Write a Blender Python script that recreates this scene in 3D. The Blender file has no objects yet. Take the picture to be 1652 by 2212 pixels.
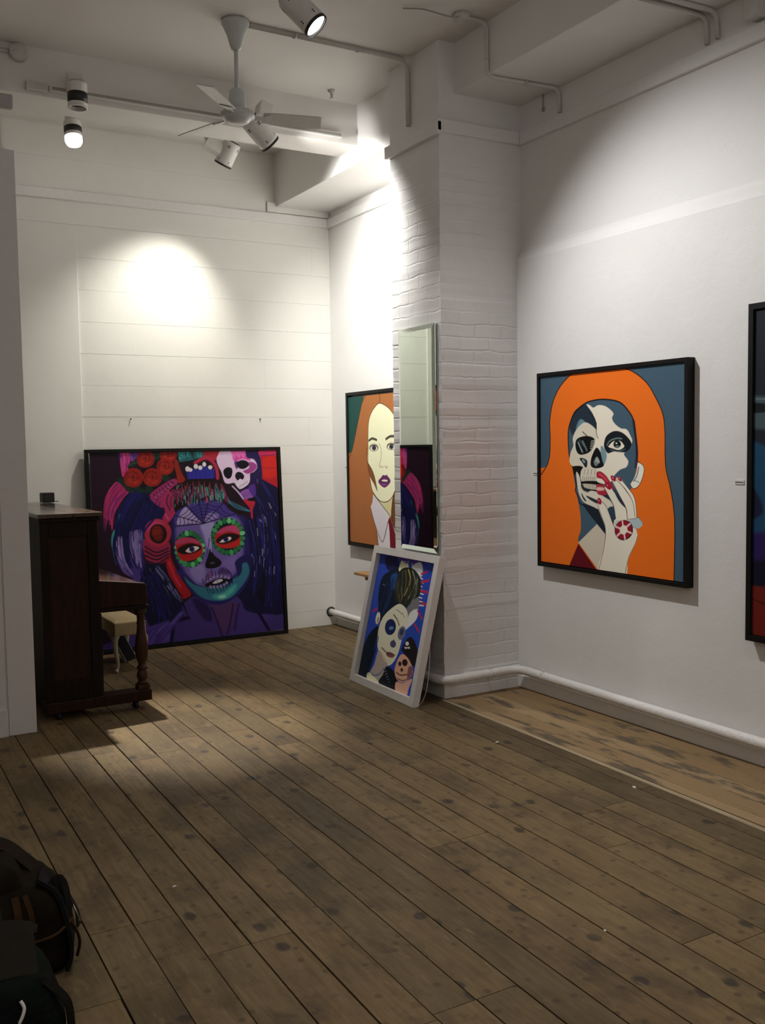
import bpy, bmesh, math, random
import numpy as np
from mathutils import Vector, Matrix, Quaternion

SC = bpy.context.scene
COL = SC.collection
rng = random.Random(11)
PI = math.pi

# ------------------------------------------------------------------ painted motifs: canvas coordinates 0..1000, (colour, outline, softness)
ART1=[
('p',(13,11,44),[(815,638),(919,838),(1011,792),(1016,-11),(802,114),(737,243)],6,1),
('p',(20,7,16),[(300,1030),(683,1029),(748,669),(291,687)],0,1),
('p',(138,22,32),[(896,986),(920,1009),(1012,1008),(1010,786),(959,814),(908,843),(899,953)],0,0),
('p',(160,36,75),[(896,990),(924,1009),(1016,1012),(1015,971),(943,975),(903,964)],8,1),
('p',(165,30,26),[(915,953),(994,963),(996,858),(920,852)],14,1),
('s',(70,20,70),3.2,[(907,972),(963,971),(995,978)],4,1),
('s',(90,20,50),2.9,[(914,904),(953,900),(993,903)],4,1),
('p',(150,30,42),[(578,1010),(678,1010),(654,952),(598,960),(584,978)],0,1),
('s',(105,18,35),2.6,[(600,1003),(597,967)],3,1),
('s',(105,18,35),2.6,[(611,1003),(609,967)],3,1),
('s',(105,18,35),2.6,[(623,1003),(620,967)],3,1),
('s',(105,18,35),2.6,[(635,1003),(632,967)],3,1),
('s',(105,18,35),2.6,[(647,1003),(644,967)],3,1),
('s',(105,18,35),2.6,[(659,1003),(656,966)],3,1),
('p',(28,78,84),[(449,1008),(586,1008),(585,972),(528,955),(454,944)],0,0),
('s',(90,165,165),3.5,[(453,998),(455,963)],2,1),
('s',(60,140,140),3.5,[(459,992),(461,956)],2,1),
('s',(20,50,58),3.5,[(465,995),(467,963)],2,1),
('s',(60,140,140),3.5,[(471,993),(473,965)],2,1),
('s',(35,95,100),3.5,[(477,993),(479,963)],2,1),
('s',(60,140,140),3.5,[(483,998),(485,965)],2,1),
('s',(20,50,58),3.5,[(489,1001),(491,964)],2,1),
('s',(20,50,58),3.5,[(495,995),(497,961)],2,1),
('s',(35,95,100),3.5,[(501,1007),(503,984)],2,1),
('s',(60,140,140),3.5,[(507,1008),(510,983)],2,1),
('s',(20,50,58),3.5,[(513,1004),(515,968)],2,1),
('s',(20,50,58),3.5,[(519,1003),(521,973)],2,1),
('s',(20,50,58),3.5,[(525,996),(527,972)],2,1),
('s',(20,50,58),3.5,[(531,991),(533,953)],2,1),
('s',(90,165,165),3.5,[(537,992),(540,971)],2,1),
('s',(20,50,58),3.5,[(544,1001),(546,975)],2,1),
('s',(60,140,140),3.5,[(550,1002),(552,971)],2,1),
('s',(60,140,140),3.5,[(556,995),(558,969)],2,1),
('s',(35,95,100),3.5,[(562,993),(564,960)],2,1),
('s',(35,95,100),3.7,[(568,1005),(570,971)],2,1),
('s',(60,140,140),3.5,[(574,1007),(576,969)],2,1),
('s',(35,95,100),3.5,[(580,1001),(583,980)],2,1),
('p',(165,48,108),[(150,1006),(200,1005),(201,960),(185,926),(163,878),(153,895)],0,1),
('s',(110,30,80),2.9,[(170,999),(172,944),(163,899)],5,1),
('s',(200,80,140),2.6,[(187,999),(182,950)],5,1),
('p',(78,42,108),[(200,1005),(242,1005),(234,974),(206,950)],0,1),
('s',(140,110,160),2.0,[(202,988),(211,960)],2,1),
('p',(60,28,88),[(140,1006),(150,1006),(155,944),(145,968)],4,1),
('p',(148,33,82),[(130,853),(162,840),(191,805),(160,771),(132,730),(107,683),(94,604),(85,643),(90,691),(73,660),(56,603),(52,654),(56,723),(69,781),(97,824)],0,1),
('s',(70,26,84),9.5,[(128,841),(93,787),(74,719),(69,660)],8,1),
('s',(84,28,90),6.0,[(147,785),(105,731),(86,677)],8,1),
('s',(40,18,62),10.0,[(58,664),(56,606)],14,1),
('s',(185,55,100),4.4,[(90,787),(68,739),(60,695)],6,1),
('p',(13,12,58),[(186,796),(240,809),(293,769),(353,712),(359,657),(289,632),(257,592),(247,455),(256,413),(310,382),(376,273),(437,197),(463,110),(385,104),(276,177),(237,222),(219,320),(180,357),(128,395),(100,451),(85,547),(108,640),(144,727)],3,1),
('s',(24,24,92),20.0,[(232,778),(169,692),(134,598)],14,1),
('s',(7,6,28),18.2,[(293,763),(236,689),(227,594)],12,1),
('s',(8,7,32),14.7,[(160,583),(164,495),(201,383)],8,1),
('p',(108,92,142),[(177,548),(199,564),(244,583),(243,524),(224,484),(197,493)],16,1),
('p',(62,48,104),[(175,528),(206,554),(244,552),(242,469),(228,381),(208,389),(182,439)],14,1),
('s',(140,126,165),2.0,[(182,565),(183,528)],4,1),
('s',(140,126,165),2.1,[(191,567),(192,527)],4,1),
('s',(140,126,165),2.0,[(200,568),(201,527)],4,1),
('s',(140,126,165),2.1,[(209,570),(210,526)],4,1),
('s',(140,126,165),2.1,[(218,572),(218,526)],4,1),
('s',(140,126,165),2.0,[(226,573),(227,525)],4,1),
('s',(140,126,165),2.1,[(235,575),(236,525)],4,1),
('p',(88,66,128),[(113,565),(139,571),(140,489),(152,420),(187,360),(141,384),(116,440),(106,498)],8,1),
('s',(125,108,155),4.0,[(124,551),(130,476),(155,407)],5,1),
('p',(52,128,130),[(134,687),(141,682),(121,646),(110,640),(120,665)],3,1),
('p',(48,120,124),[(104,609),(109,600),(96,566),(90,511),(99,479),(85,532),(90,584)],3,1),
('s',(36,70,96),2.7,[(90,511),(97,462),(106,427)],5,1),
('p',(60,44,110),[(171,464),(240,473),(232,319),(220,250),(194,301)],18,1),
('p',(9,8,32),[(256,413),(324,416),(378,342),(431,247),(458,188),(477,109),(413,94),(329,88),(274,80),(229,188),(219,320)],4,1),
('s',(24,22,80),11.2,[(268,378),(306,257),(372,147)],10,1),
('s',(118,118,150),2.2,[(274,327),(304,278),(346,232)],4,1),
('s',(118,118,150),2.2,[(362,317),(389,272),(427,215)],4,1),
('s',(118,118,150),2.0,[(315,405),(335,372),(345,346)],4,1),
('s',(118,118,150),2.0,[(337,311),(361,267),(384,218)],4,1),
('s',(118,118,150),2.0,[(226,214),(252,159)],4,1),
('s',(118,118,150),2.0,[(273,397),(292,350)],4,1),
('p',(50,36,92),[(222,182),(274,80),(371,98),(488,228),(736,207),(779,131),(886,99),(1019,116),(1016,-18),(-9,-13),(212,86)],4,1),
('p',(66,48,120),[(274,94),(371,98),(369,14),(217,3)],20,1),
('p',(62,38,78),[(587,184),(720,180),(702,65),(672,25),(635,43)],16,1),
('p',(28,18,58),[(487,221),(573,178),(592,91),(542,110)],16,1),
('p',(12,10,40),[(745,265),(1024,332),(1019,101),(901,97),(795,137)],12,1),
('p',(46,34,84),[(884,47),(1019,86),(1016,-18),(806,-4)],16,1),
('s',(34,14,52),9.8,[(594,162),(621,81),(645,2)],6,1),
('s',(34,14,52),9.8,[(713,169),(696,88),(673,7)],6,1),
('s',(34,14,52),9.8,[(746,166),(726,92),(716,28)],6,1),
('s',(16,12,46),21.0,[(387,139),(379,69),(367,-3)],3,1),
('s',(10,8,32),17.6,[(855,109),(885,55),(914,0)],3,1),
('p',(8,8,30),[(230,222),(289,155),(372,133),(478,123),(385,97),(295,119),(274,80)],6,1),
('p',(130,14,22),[(360,509),(381,486),(390,432),(431,340),(483,250),(467,229),(431,225),(410,256),(387,315),(361,398)],4,1),
('s',(170,34,64),10.0,[(376,422),(399,349),(429,290)],14,1),
('s',(80,8,14),8.1,[(407,270),(439,235)],8,1),
('p',(26,20,76),[(415,686),(395,585),(400,515),(408,445),(434,366),(461,294),(509,226),(587,183),(661,176),(744,214),(802,286),(825,361),(824,419),(819,507),(810,609),(778,668),(697,718),(602,742),(508,731)],5,1),
('p',(88,72,132),[(427,626),(418,542),(423,444),(449,386),(476,328),(561,272),(694,312),(747,351),(779,422),(785,523),(776,610),(732,648),(600,675),(492,658)],26,1),
('p',(128,120,166),[(555,610),(628,617),(615,546),(603,483),(584,484),(568,549)],16,1),
('p',(112,100,152),[(484,377),(557,393),(562,322),(518,304)],22,1),
('p',(98,80,140),[(659,401),(734,425),(740,366),(695,341)],22,1),
('p',(34,24,84),[(407,375),(449,365),(497,312),(511,290),(468,308),(434,338)],8,1),
('p',(22,17,66),[(735,398),(772,425),(817,427),(835,396),(816,379),(778,386),(768,335),(747,330),(736,370)],6,1),
('p',(36,88,108),[(454,337),(482,314),(511,290),(562,275),(599,268),(674,266),(713,289),(721,310),(759,326),(772,359),(776,384),(800,388),(812,356),(808,319),(773,269),(711,211),(657,196),(597,199),(538,222),(496,266),(467,300)],5,1),
('p',(62,142,134),[(605,224),(658,231),(704,260),(735,272),(719,237),(672,207),(627,206)],26,1),
('p',(120,180,160),[(635,218),(665,223),(673,211),(642,206)],16,1),
('s',(20,40,84),3.3,[(467,300),(510,243),(571,201),(627,191),(687,195),(749,230)],6,1),
('s',(12,8,40),3.3,[(464,329),(507,294),(562,275)],3,1),
('s',(12,8,40),3.3,[(713,307),(752,319),(772,355)],3,1),
('p',(54,44,112),[(417,616),(428,682),(501,721),(602,737),(682,716),(751,662),(747,646),(651,643),(573,611),(498,619)],4,1),
('p',(140,126,168),[(432,647),(457,691),(480,706),(508,675),(552,627),(570,612),(498,619),(431,615)],5,1),
('p',(118,104,158),[(570,614),(585,654),(622,674),(658,651),(628,635)],8,1),
('s',(16,9,42),4.9,[(571,614),(414,607)],1,0),
('s',(16,9,42),4.9,[(571,614),(416,665)],1,0),
('s',(16,9,42),4.9,[(571,614),(483,713)],1,0),
('s',(16,9,42),4.9,[(571,614),(548,735)],1,0),
('s',(16,9,42),4.9,[(571,614),(602,736)],1,0),
('s',(16,9,42),4.9,[(571,614),(678,715)],1,0),
('s',(16,9,42),4.9,[(571,614),(751,658)],1,0),
('s',(18,10,46),3.5,[(527,612),(530,620),(527,628)],1,1),
('s',(18,10,46),3.5,[(527,628),(539,634),(546,642)],1,1),
('s',(18,10,46),3.5,[(546,642),(556,643),(565,648)],1,1),
('s',(18,10,46),3.5,[(565,648),(572,646),(580,648)],1,1),
('s',(18,10,46),3.5,[(580,648),(589,643),(601,642)],1,1),
('s',(18,10,46),3.5,[(601,642),(608,633),(621,626)],1,1),
('s',(18,10,46),3.5,[(505,611),(509,623),(505,635)],1,1),
('s',(18,10,46),3.5,[(505,635),(523,644),(534,656)],1,1),
('s',(18,10,46),3.5,[(534,656),(549,657),(561,665)],1,1),
('s',(18,10,46),3.5,[(561,665),(572,662),(584,665)],1,1),
('s',(18,10,46),3.5,[(584,665),(598,658),(616,656)],1,1),
('s',(18,10,46),3.5,[(616,656),(627,642),(646,632)],1,1),
('s',(18,10,46),3.5,[(483,610),(488,625),(484,642)],1,1),
('s',(18,10,46),3.5,[(484,642),(507,654),(521,670)],1,1),
('s',(18,10,46),3.5,[(521,670),(542,672),(558,682)],1,1),
('s',(18,10,46),3.7,[(558,682),(573,678),(588,682)],1,1),
('s',(18,10,46),3.5,[(588,682),(607,672),(631,670)],1,1),
('s',(18,10,46),3.5,[(631,670),(646,652),(671,639)],1,1),
('s',(18,10,46),3.5,[(461,609),(468,628),(462,650)],1,1),
('s',(18,10,46),3.5,[(462,650),(491,663),(509,684)],1,1),
('s',(18,10,46),3.7,[(509,684),(534,686),(555,699)],1,1),
('s',(18,10,46),3.7,[(555,699),(573,694),(593,699)],1,1),
('s',(18,10,46),3.5,[(593,699),(616,687),(646,684)],1,1),
('s',(18,10,46),3.5,[(646,684),(665,662),(696,645)],1,1),
('s',(18,10,46),3.5,[(438,608),(446,631),(439,657)],1,1),
('s',(18,10,46),3.5,[(439,657),(473,674),(496,698)],1,1),
('s',(18,10,46),3.5,[(496,698),(526,702),(551,717)],1,1),
('s',(18,10,46),3.5,[(551,717),(574,711),(597,718)],1,1),
('s',(18,10,46),3.7,[(597,718),(626,703),(662,700)],1,1),
('s',(18,10,46),3.7,[(662,700),(685,672),(724,652)],1,1),
('p',(13,20,26),[(569,490),(563,440),(538,401),(500,385),(459,396),(426,429),(410,477),(415,527),(440,565),(477,582),(519,572),(552,539)],2,1),
('p',(84,160,104),[(556,459),(548,462),(543,467),(541,474),(544,479),(551,483),(559,483),(566,480),(572,475),(573,469),(570,463),(564,460)],2,1),
('p',(30,88,58),[(546,435),(539,440),(536,447),(537,453),(541,457),(548,459),(556,456),(563,451),(566,445),(565,439),(561,434),(554,433)],2,1),
('p',(84,160,104),[(530,416),(526,422),(524,429),(527,435),(533,438),(540,437),(547,433),(552,426),(553,419),(550,413),(544,410),(537,411)],2,1),
('p',(36,104,60),[(511,403),(508,411),(510,418),(514,422),(520,423),(527,420),(532,414),(534,406),(533,399),(529,394),(523,394),(516,397)],2,1),
('p',(84,160,104),[(489,398),(489,406),(493,412),(498,415),(504,414),(510,409),(513,402),(513,394),(510,388),(504,385),(498,386),(492,391)],2,1),
('p',(36,104,60),[(468,402),(470,409),(475,414),(482,415),(487,412),(491,406),(492,398),(489,391),(484,386),(478,385),(472,388),(468,394)],2,1),
('p',(50,128,74),[(448,414),(453,420),(459,423),(466,422),(470,417),(472,410),(470,402),(465,396),(459,393),(452,394),(448,399),(446,406)],2,1),
('p',(50,128,74),[(433,432),(439,436),(446,437),(452,434),(455,429),(454,422),(450,415),(444,411),(437,410),(431,413),(428,418),(429,425)],2,1),
('p',(36,104,60),[(423,455),(431,457),(438,456),(442,452),(443,445),(440,439),(434,434),(427,432),(420,433),(415,438),(414,444),(417,451)],2,1),
('p',(50,128,74),[(419,482),(427,481),(434,478),(437,472),(436,466),(431,461),(424,458),(416,458),(410,462),(407,467),(407,474),(412,479)],2,1),
('p',(84,160,104),[(423,508),(430,505),(435,500),(437,494),(434,488),(428,485),(420,484),(412,487),(407,492),(406,499),(409,504),(415,508)],2,1),
('p',(30,88,58),[(432,532),(439,527),(442,521),(441,514),(437,510),(430,509),(422,511),(416,516),(413,522),(413,528),(418,533),(425,534)],2,1),
('p',(30,88,58),[(448,551),(452,545),(453,538),(451,532),(445,529),(438,530),(431,534),(427,541),(425,548),(428,554),(434,556),(441,556)],2,1),
('p',(30,88,58),[(467,564),(469,557),(468,549),(464,545),(457,544),(451,547),(446,553),(443,561),(445,568),(449,572),(455,573),(462,570)],2,1),
('p',(84,160,104),[(488,569),(488,561),(485,555),(479,552),(473,553),(468,558),(465,565),(465,573),(468,579),(473,582),(480,581),(485,577)],2,1),
('p',(36,104,60),[(510,566),(507,558),(502,553),(496,552),(490,555),(486,562),(486,569),(488,577),(493,582),(500,583),(506,580),(509,574)],2,1),
('p',(30,88,58),[(529,554),(525,548),(518,545),(512,546),(507,551),(506,558),(507,565),(512,571),(519,575),(525,574),(530,569),(531,562)],2,1),
('p',(30,88,58),[(545,536),(538,532),(531,531),(525,534),(522,539),(523,546),(527,553),(534,557),(541,558),(547,556),(550,550),(549,543)],2,1),
('p',(36,104,60),[(555,512),(548,510),(540,512),(535,516),(534,522),(537,529),(543,534),(551,536),(558,535),(563,530),(564,524),(561,517)],2,1),
('p',(84,160,104),[(559,486),(551,486),(544,490),(541,496),(542,502),(547,507),(554,510),(562,509),(569,506),(572,500),(571,494),(566,489)],2,1),
('p',(13,20,26),[(796,544),(790,492),(759,451),(713,434),(664,444),(626,479),(608,528),(614,580),(644,620),(689,638),(738,628),(777,594)],2,1),
('p',(36,104,60),[(781,511),(773,514),(768,519),(766,525),(769,531),(776,535),(784,535),(792,532),(798,527),(799,521),(796,515),(790,511)],2,1),
('p',(50,128,74),[(770,486),(763,491),(760,497),(760,504),(765,508),(773,510),(781,508),(788,502),(791,496),(790,489),(786,485),(778,483)],2,1),
('p',(30,88,58),[(752,465),(747,472),(746,480),(749,485),(755,488),(762,487),(770,483),(774,476),(776,469),(773,463),(767,460),(759,461)],2,1),
('p',(30,88,58),[(729,452),(727,460),(728,467),(732,472),(739,473),(746,470),(752,463),(754,456),(753,448),(748,444),(742,443),(735,446)],2,1),
('p',(50,128,74),[(704,447),(704,456),(707,462),(713,465),(720,464),(725,459),(729,451),(729,443),(725,437),(719,434),(713,435),(707,440)],2,1),
('p',(30,88,58),[(678,451),(681,459),(686,464),(693,465),(699,462),(702,455),(703,447),(700,440),(695,435),(689,434),(683,437),(679,443)],2,1),
('p',(30,88,58),[(655,463),(660,470),(666,473),(673,472),(678,467),(679,460),(678,452),(673,446),(666,443),(659,444),(655,448),(653,456)],2,1),
('p',(36,104,60),[(636,482),(643,487),(650,488),(656,485),(659,479),(659,472),(654,465),(648,461),(640,460),(634,463),(631,468),(632,476)],2,1),
('p',(30,88,58),[(624,507),(632,509),(639,507),(644,503),(645,497),(642,490),(636,485),(628,483),(621,484),(616,489),(615,495),(618,502)],2,1),
('p',(30,88,58),[(619,534),(627,533),(634,530),(637,524),(636,518),(631,513),(624,510),(615,510),(609,514),(606,519),(607,526),(611,531)],2,1),
('p',(30,88,58),[(622,561),(630,558),(635,553),(637,547),(634,541),(627,537),(619,537),(611,540),(606,545),(605,551),(608,557),(614,561)],2,1),
('p',(50,128,74),[(633,586),(640,581),(643,574),(642,568),(638,563),(630,562),(622,564),(616,569),(612,576),(613,582),(618,586),(625,588)],2,1),
('p',(36,104,60),[(650,606),(655,599),(656,592),(654,586),(648,583),(640,584),(633,589),(629,595),(628,602),(630,608),(636,611),(643,610)],2,1),
('p',(50,128,74),[(673,619),(675,611),(674,604),(670,600),(663,599),(656,602),(651,608),(649,616),(650,623),(654,627),(661,628),(668,625)],2,1),
('p',(30,88,58),[(698,624),(698,616),(695,610),(689,607),(682,608),(677,613),(674,620),(674,628),(677,635),(683,638),(689,637),(695,632)],2,1),
('p',(84,160,104),[(724,621),(721,614),(716,608),(709,607),(703,610),(700,617),(699,625),(702,632),(707,637),(713,639),(719,636),(723,629)],2,1),
('p',(50,128,74),[(747,609),(742,603),(736,600),(729,601),(724,605),(723,612),(725,620),(730,627),(736,630),(743,629),(748,624),(749,617)],2,1),
('p',(36,104,60),[(767,590),(760,586),(752,585),(746,588),(743,593),(744,601),(748,608),(755,612),(762,613),(769,610),(772,605),(771,597)],2,1),
('p',(36,104,60),[(779,566),(771,564),(764,565),(759,570),(757,576),(761,583),(767,588),(775,590),(783,589),(788,584),(789,578),(786,571)],2,1),
('p',(84,160,104),[(784,539),(776,539),(769,542),(766,548),(767,555),(772,560),(779,563),(788,562),(795,559),(798,553),(797,547),(792,541)],2,1),
('p',(146,24,24),[(413,511),(425,534),(475,546),(524,531),(557,493),(552,450),(511,425),(450,423),(424,458)],0,1),
('p',(150,48,82),[(413,511),(425,536),(475,546),(528,530),(538,508),(488,518),(446,513)],8,1),
('p',(24,7,12),[(420,483),(445,502),(495,514),(545,497),(550,479),(515,462),(465,456),(434,465)],7,1),
('p',(190,182,184),[(464,475),(486,492),(523,496),(541,488),(521,473),(487,464)],0,1),
('p',(38,34,84),[(515,481),(513,474),(507,468),(500,467),(492,469),(487,475),(485,483),(487,490),(493,495),(500,496),(508,494),(513,488)],0,1),
('p',(8,6,16),[(507,481),(506,478),(503,475),(500,475),(496,476),(494,479),(493,482),(494,486),(497,488),(500,489),(504,488),(506,485)],0,1),
('s',(10,5,10),4.9,[(462,475),(486,494),(523,498),(543,488)],1,1),
('p',(150,26,24),[(629,524),(637,559),(679,586),(738,595),(765,567),(767,495),(728,474),(661,478),(632,503)],0,1),
('p',(152,50,88),[(637,559),(679,587),(738,596),(765,567),(760,550),(708,567),(663,557)],8,1),
('p',(24,7,12),[(633,513),(655,541),(707,556),(765,542),(759,521),(721,505),(669,497)],7,1),
('p',(192,184,186),[(653,511),(677,527),(713,535),(720,524),(695,510),(663,507)],0,1),
('p',(38,34,84),[(704,522),(701,514),(696,510),(688,508),(681,510),(676,516),(674,523),(676,530),(682,535),(689,537),(696,534),(702,529)],0,1),
('p',(8,6,16),[(695,522),(694,519),(692,517),(689,516),(685,517),(683,519),(682,523),(683,526),(686,528),(689,529),(692,528),(695,525)],0,1),
('s',(10,5,10),4.9,[(650,510),(677,529),(714,537),(723,523)],1,1),
('p',(9,6,14),[(601,472),(623,439),(656,408),(653,385),(616,371),(574,376),(569,398),(583,434),(595,469)],2,1),
('s',(50,40,100),4.9,[(597,533),(589,484),(576,435)],4,1),
('s',(150,140,180),3.5,[(605,511),(605,461)],3,1),
('p',(60,55,70),[(622,402),(621,399),(616,397),(608,395),(601,395),(596,397),(593,399),(595,402),(600,404),(607,405),(614,406),(620,404)],5,1),
('p',(56,38,84),[(639,360),(662,374),(691,357),(710,330),(661,337),(642,338)],16,1),
('p',(90,60,110),[(571,336),(601,367),(612,333),(585,317)],14,1),
('p',(10,5,16),[(562,286),(574,296),(604,305),(630,312),(660,314),(690,307),(715,300),(682,289),(644,283),(607,279),(577,274)],2,1),
('p',(172,166,172),[(605,293),(626,306),(652,310),(661,301),(633,290),(611,289)],0,1),
('s',(40,30,50),2.2,[(630,306),(631,291)],1,1),
('p',(122,106,142),[(584,306),(584,302),(583,299),(580,297),(576,296),(572,296),(570,299),(569,302),(571,305),(574,308),(578,309),(581,308)],2,1),
('p',(122,106,142),[(601,318),(601,315),(600,311),(596,309),(592,308),(589,309),(586,311),(586,314),(587,318),(590,320),(594,321),(598,320)],2,1),
('p',(122,106,142),[(619,329),(619,325),(618,322),(615,319),(611,319),(607,319),(604,322),(604,325),(605,328),(609,331),(613,332),(616,331)],2,1),
('p',(122,106,142),[(641,331),(642,327),(640,324),(637,321),(633,320),(629,321),(627,324),(626,327),(628,330),(631,333),(635,334),(639,333)],2,1),
('p',(122,106,142),[(662,328),(663,325),(661,321),(658,319),(654,318),(650,319),(647,321),(647,324),(648,328),(652,330),(656,331),(659,330)],2,1),
('p',(122,106,142),[(683,322),(683,318),(682,315),(678,313),(674,312),(671,312),(668,315),(667,318),(669,321),(672,324),(676,325),(680,324)],2,1),
('p',(122,106,142),[(702,316),(703,313),(701,309),(698,307),(694,306),(690,306),(688,309),(687,312),(689,315),(692,318),(696,319),(700,318)],2,1),
('p',(112,104,138),[(599,273),(599,269),(596,265),(593,264),(589,265),(586,268),(584,272),(585,276),(587,280),(590,281),(594,281),(597,278)],2,1),
('p',(112,104,138),[(618,271),(617,267),(615,263),(611,262),(608,262),(604,265),(603,270),(603,274),(605,278),(609,279),(613,278),(616,275)],2,1),
('p',(112,104,138),[(638,270),(638,266),(636,262),(632,261),(628,262),(625,265),(623,269),(624,273),(626,277),(629,278),(633,277),(636,274)],2,1),
('p',(112,104,138),[(657,272),(657,268),(654,264),(651,263),(647,264),(644,267),(642,271),(642,275),(645,279),(648,280),(652,280),(655,277)],2,1),
('p',(112,104,138),[(676,278),(676,274),(673,270),(670,269),(666,270),(663,273),(661,277),(661,281),(664,285),(667,286),(671,286),(674,283)],2,1),
('p',(112,104,138),[(690,287),(690,283),(688,279),(684,278),(680,279),(677,282),(675,286),(676,291),(678,294),(681,296),(685,295),(689,292)],2,1),
('s',(12,6,22),3.7,[(549,320),(559,286)],2,1),
('s',(12,6,22),3.7,[(569,333),(571,298)],2,1),
('s',(12,6,22),3.7,[(580,343),(583,306)],2,1),
('s',(12,6,22),3.7,[(601,367),(606,330)],2,1),
('s',(12,6,22),3.7,[(622,354),(624,330)],2,1),
('s',(12,6,22),3.7,[(642,353),(642,316)],2,1),
('s',(12,6,22),3.7,[(664,329),(665,315)],2,1),
('s',(12,6,22),3.7,[(688,361),(710,330),(713,289)],2,1),
('s',(12,6,22),3.7,[(566,278),(580,241)],2,1),
('s',(12,6,22),3.7,[(584,266),(600,239)],2,1),
('s',(12,6,22),3.7,[(604,264),(611,238)],2,1),
('s',(12,6,22),3.7,[(621,267),(632,239)],2,1),
('s',(12,6,22),3.7,[(642,263),(651,245)],2,1),
('s',(12,6,22),3.7,[(657,267),(666,245)],2,1),
('s',(12,6,22),3.7,[(674,273),(684,253)],2,1),
('s',(12,6,22),3.7,[(692,294),(700,264)],2,1),
('s',(12,6,22),3.7,[(707,308),(715,281)],2,1),
('p',(21,8,15),[(388,732),(401,794),(454,836),(533,855),(612,857),(678,845),(706,807),(716,735),(733,699),(826,655),(815,645),(770,651),(711,685),(682,728),(602,742),(515,727),(436,692),(415,679),(391,700)],0,1),
('s',(40,14,22),3.5,[(399,801),(402,755)],3,1),
('s',(150,45,90),3.5,[(403,784),(407,743)],3,1),
('s',(110,60,120),3.5,[(408,789),(412,744)],3,1),
('s',(40,14,22),3.5,[(413,802),(417,773)],3,1),
('s',(150,45,90),3.5,[(418,777),(422,750)],3,1),
('s',(110,60,120),3.5,[(423,800),(427,774)],3,1),
('s',(140,30,50),3.5,[(428,794),(431,738)],3,1),
('s',(150,45,90),3.5,[(433,801),(437,765)],3,1),
('s',(150,45,90),3.5,[(438,800),(442,774)],3,1),
('s',(140,30,50),3.5,[(443,810),(447,761)],3,1),
('s',(30,90,92),3.5,[(447,792),(452,762)],3,1),
('s',(140,30,50),3.5,[(453,807),(457,766)],3,1),
('s',(110,60,120),3.5,[(457,792),(461,756)],3,1),
('s',(30,90,92),3.5,[(463,808),(467,769)],3,1),
('s',(150,45,90),3.5,[(467,802),(471,758)],3,1),
('s',(30,90,92),3.5,[(472,801),(476,759)],3,1),
('s',(140,30,50),3.5,[(478,819),(482,781)],3,1),
('s',(30,90,92),3.5,[(483,815),(486,768)],3,1),
('s',(30,90,92),3.5,[(487,793),(491,765)],3,1),
('s',(150,45,90),3.5,[(492,792),(496,750)],3,1),
('s',(40,14,22),3.5,[(497,796),(501,764)],3,1),
('s',(60,150,140),3.5,[(502,810),(507,780)],3,1),
('s',(110,60,120),3.5,[(507,798),(511,757)],3,1),
('s',(40,14,22),3.5,[(512,800),(516,762)],3,1),
('s',(140,30,50),3.7,[(517,801),(521,762)],3,1),
('s',(110,60,120),3.5,[(522,811),(526,772)],3,1),
('s',(60,150,140),3.5,[(527,789),(531,760)],3,1),
('s',(60,150,140),3.5,[(532,809),(536,774)],3,1),
('s',(150,45,90),3.5,[(537,812),(541,773)],3,1),
('s',(44,128,120),3.5,[(542,794),(546,769)],3,1),
('s',(44,128,120),3.5,[(547,811),(552,779)],3,1),
('s',(44,128,120),3.5,[(552,804),(556,772)],3,1),
('s',(44,128,120),3.5,[(557,794),(561,749)],3,1),
('s',(110,60,120),3.5,[(562,789),(566,752)],3,1),
('s',(44,128,120),3.5,[(568,808),(572,775)],3,1),
('s',(140,30,50),3.5,[(573,805),(577,769)],3,1),
('s',(110,60,120),3.5,[(577,786),(581,759)],3,1),
('s',(140,30,50),3.5,[(582,799),(587,773)],3,1),
('s',(140,30,50),3.5,[(588,800),(592,771)],3,1),
('s',(44,128,120),3.5,[(593,806),(597,762)],3,1),
('s',(44,128,120),3.5,[(598,808),(602,764)],3,1),
('s',(30,90,92),3.5,[(603,802),(607,752)],3,1),
('s',(150,45,90),3.5,[(608,812),(612,765)],3,1),
('s',(40,14,22),3.5,[(613,796),(617,750)],3,1),
('s',(140,30,50),3.7,[(618,791),(622,745)],3,1),
('s',(30,90,92),3.7,[(623,799),(627,768)],3,1),
('s',(150,45,90),3.5,[(628,794),(632,756)],3,1),
('s',(40,14,22),3.5,[(634,807),(638,768)],3,1),
('s',(110,60,120),3.7,[(638,790),(643,763)],3,1),
('s',(140,30,50),3.7,[(643,788),(647,744)],3,1),
('s',(60,150,140),3.5,[(648,784),(652,739)],3,1),
('s',(30,90,92),3.5,[(653,780),(658,745)],3,1),
('s',(40,14,22),3.7,[(659,797),(663,742)],3,1),
('s',(44,128,120),3.5,[(664,784),(668,746)],3,1),
('s',(30,90,92),3.5,[(669,787),(673,742)],3,1),
('s',(30,90,92),3.7,[(674,792),(678,751)],3,1),
('s',(44,128,120),3.5,[(679,770),(683,742)],3,1),
('s',(44,128,120),3.5,[(684,786),(688,739)],3,1),
('s',(110,60,120),3.5,[(690,797),(694,751)],3,1),
('s',(40,14,22),3.5,[(695,778),(698,728)],3,1),
('s',(130,26,40),3.5,[(433,825),(435,790)],4,1),
('s',(130,26,40),3.5,[(463,829),(465,794)],4,1),
('s',(130,26,40),3.5,[(492,832),(495,797)],4,1),
('s',(130,26,40),3.7,[(522,836),(525,800)],4,1),
('s',(130,26,40),3.5,[(553,839),(555,804)],4,1),
('s',(130,26,40),3.5,[(583,834),(585,799)],4,1),
('s',(130,26,40),3.5,[(613,829),(616,794)],4,1),
('s',(130,26,40),3.5,[(644,824),(646,789)],4,1),
('s',(130,26,40),3.5,[(674,819),(677,783)],4,1),
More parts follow.
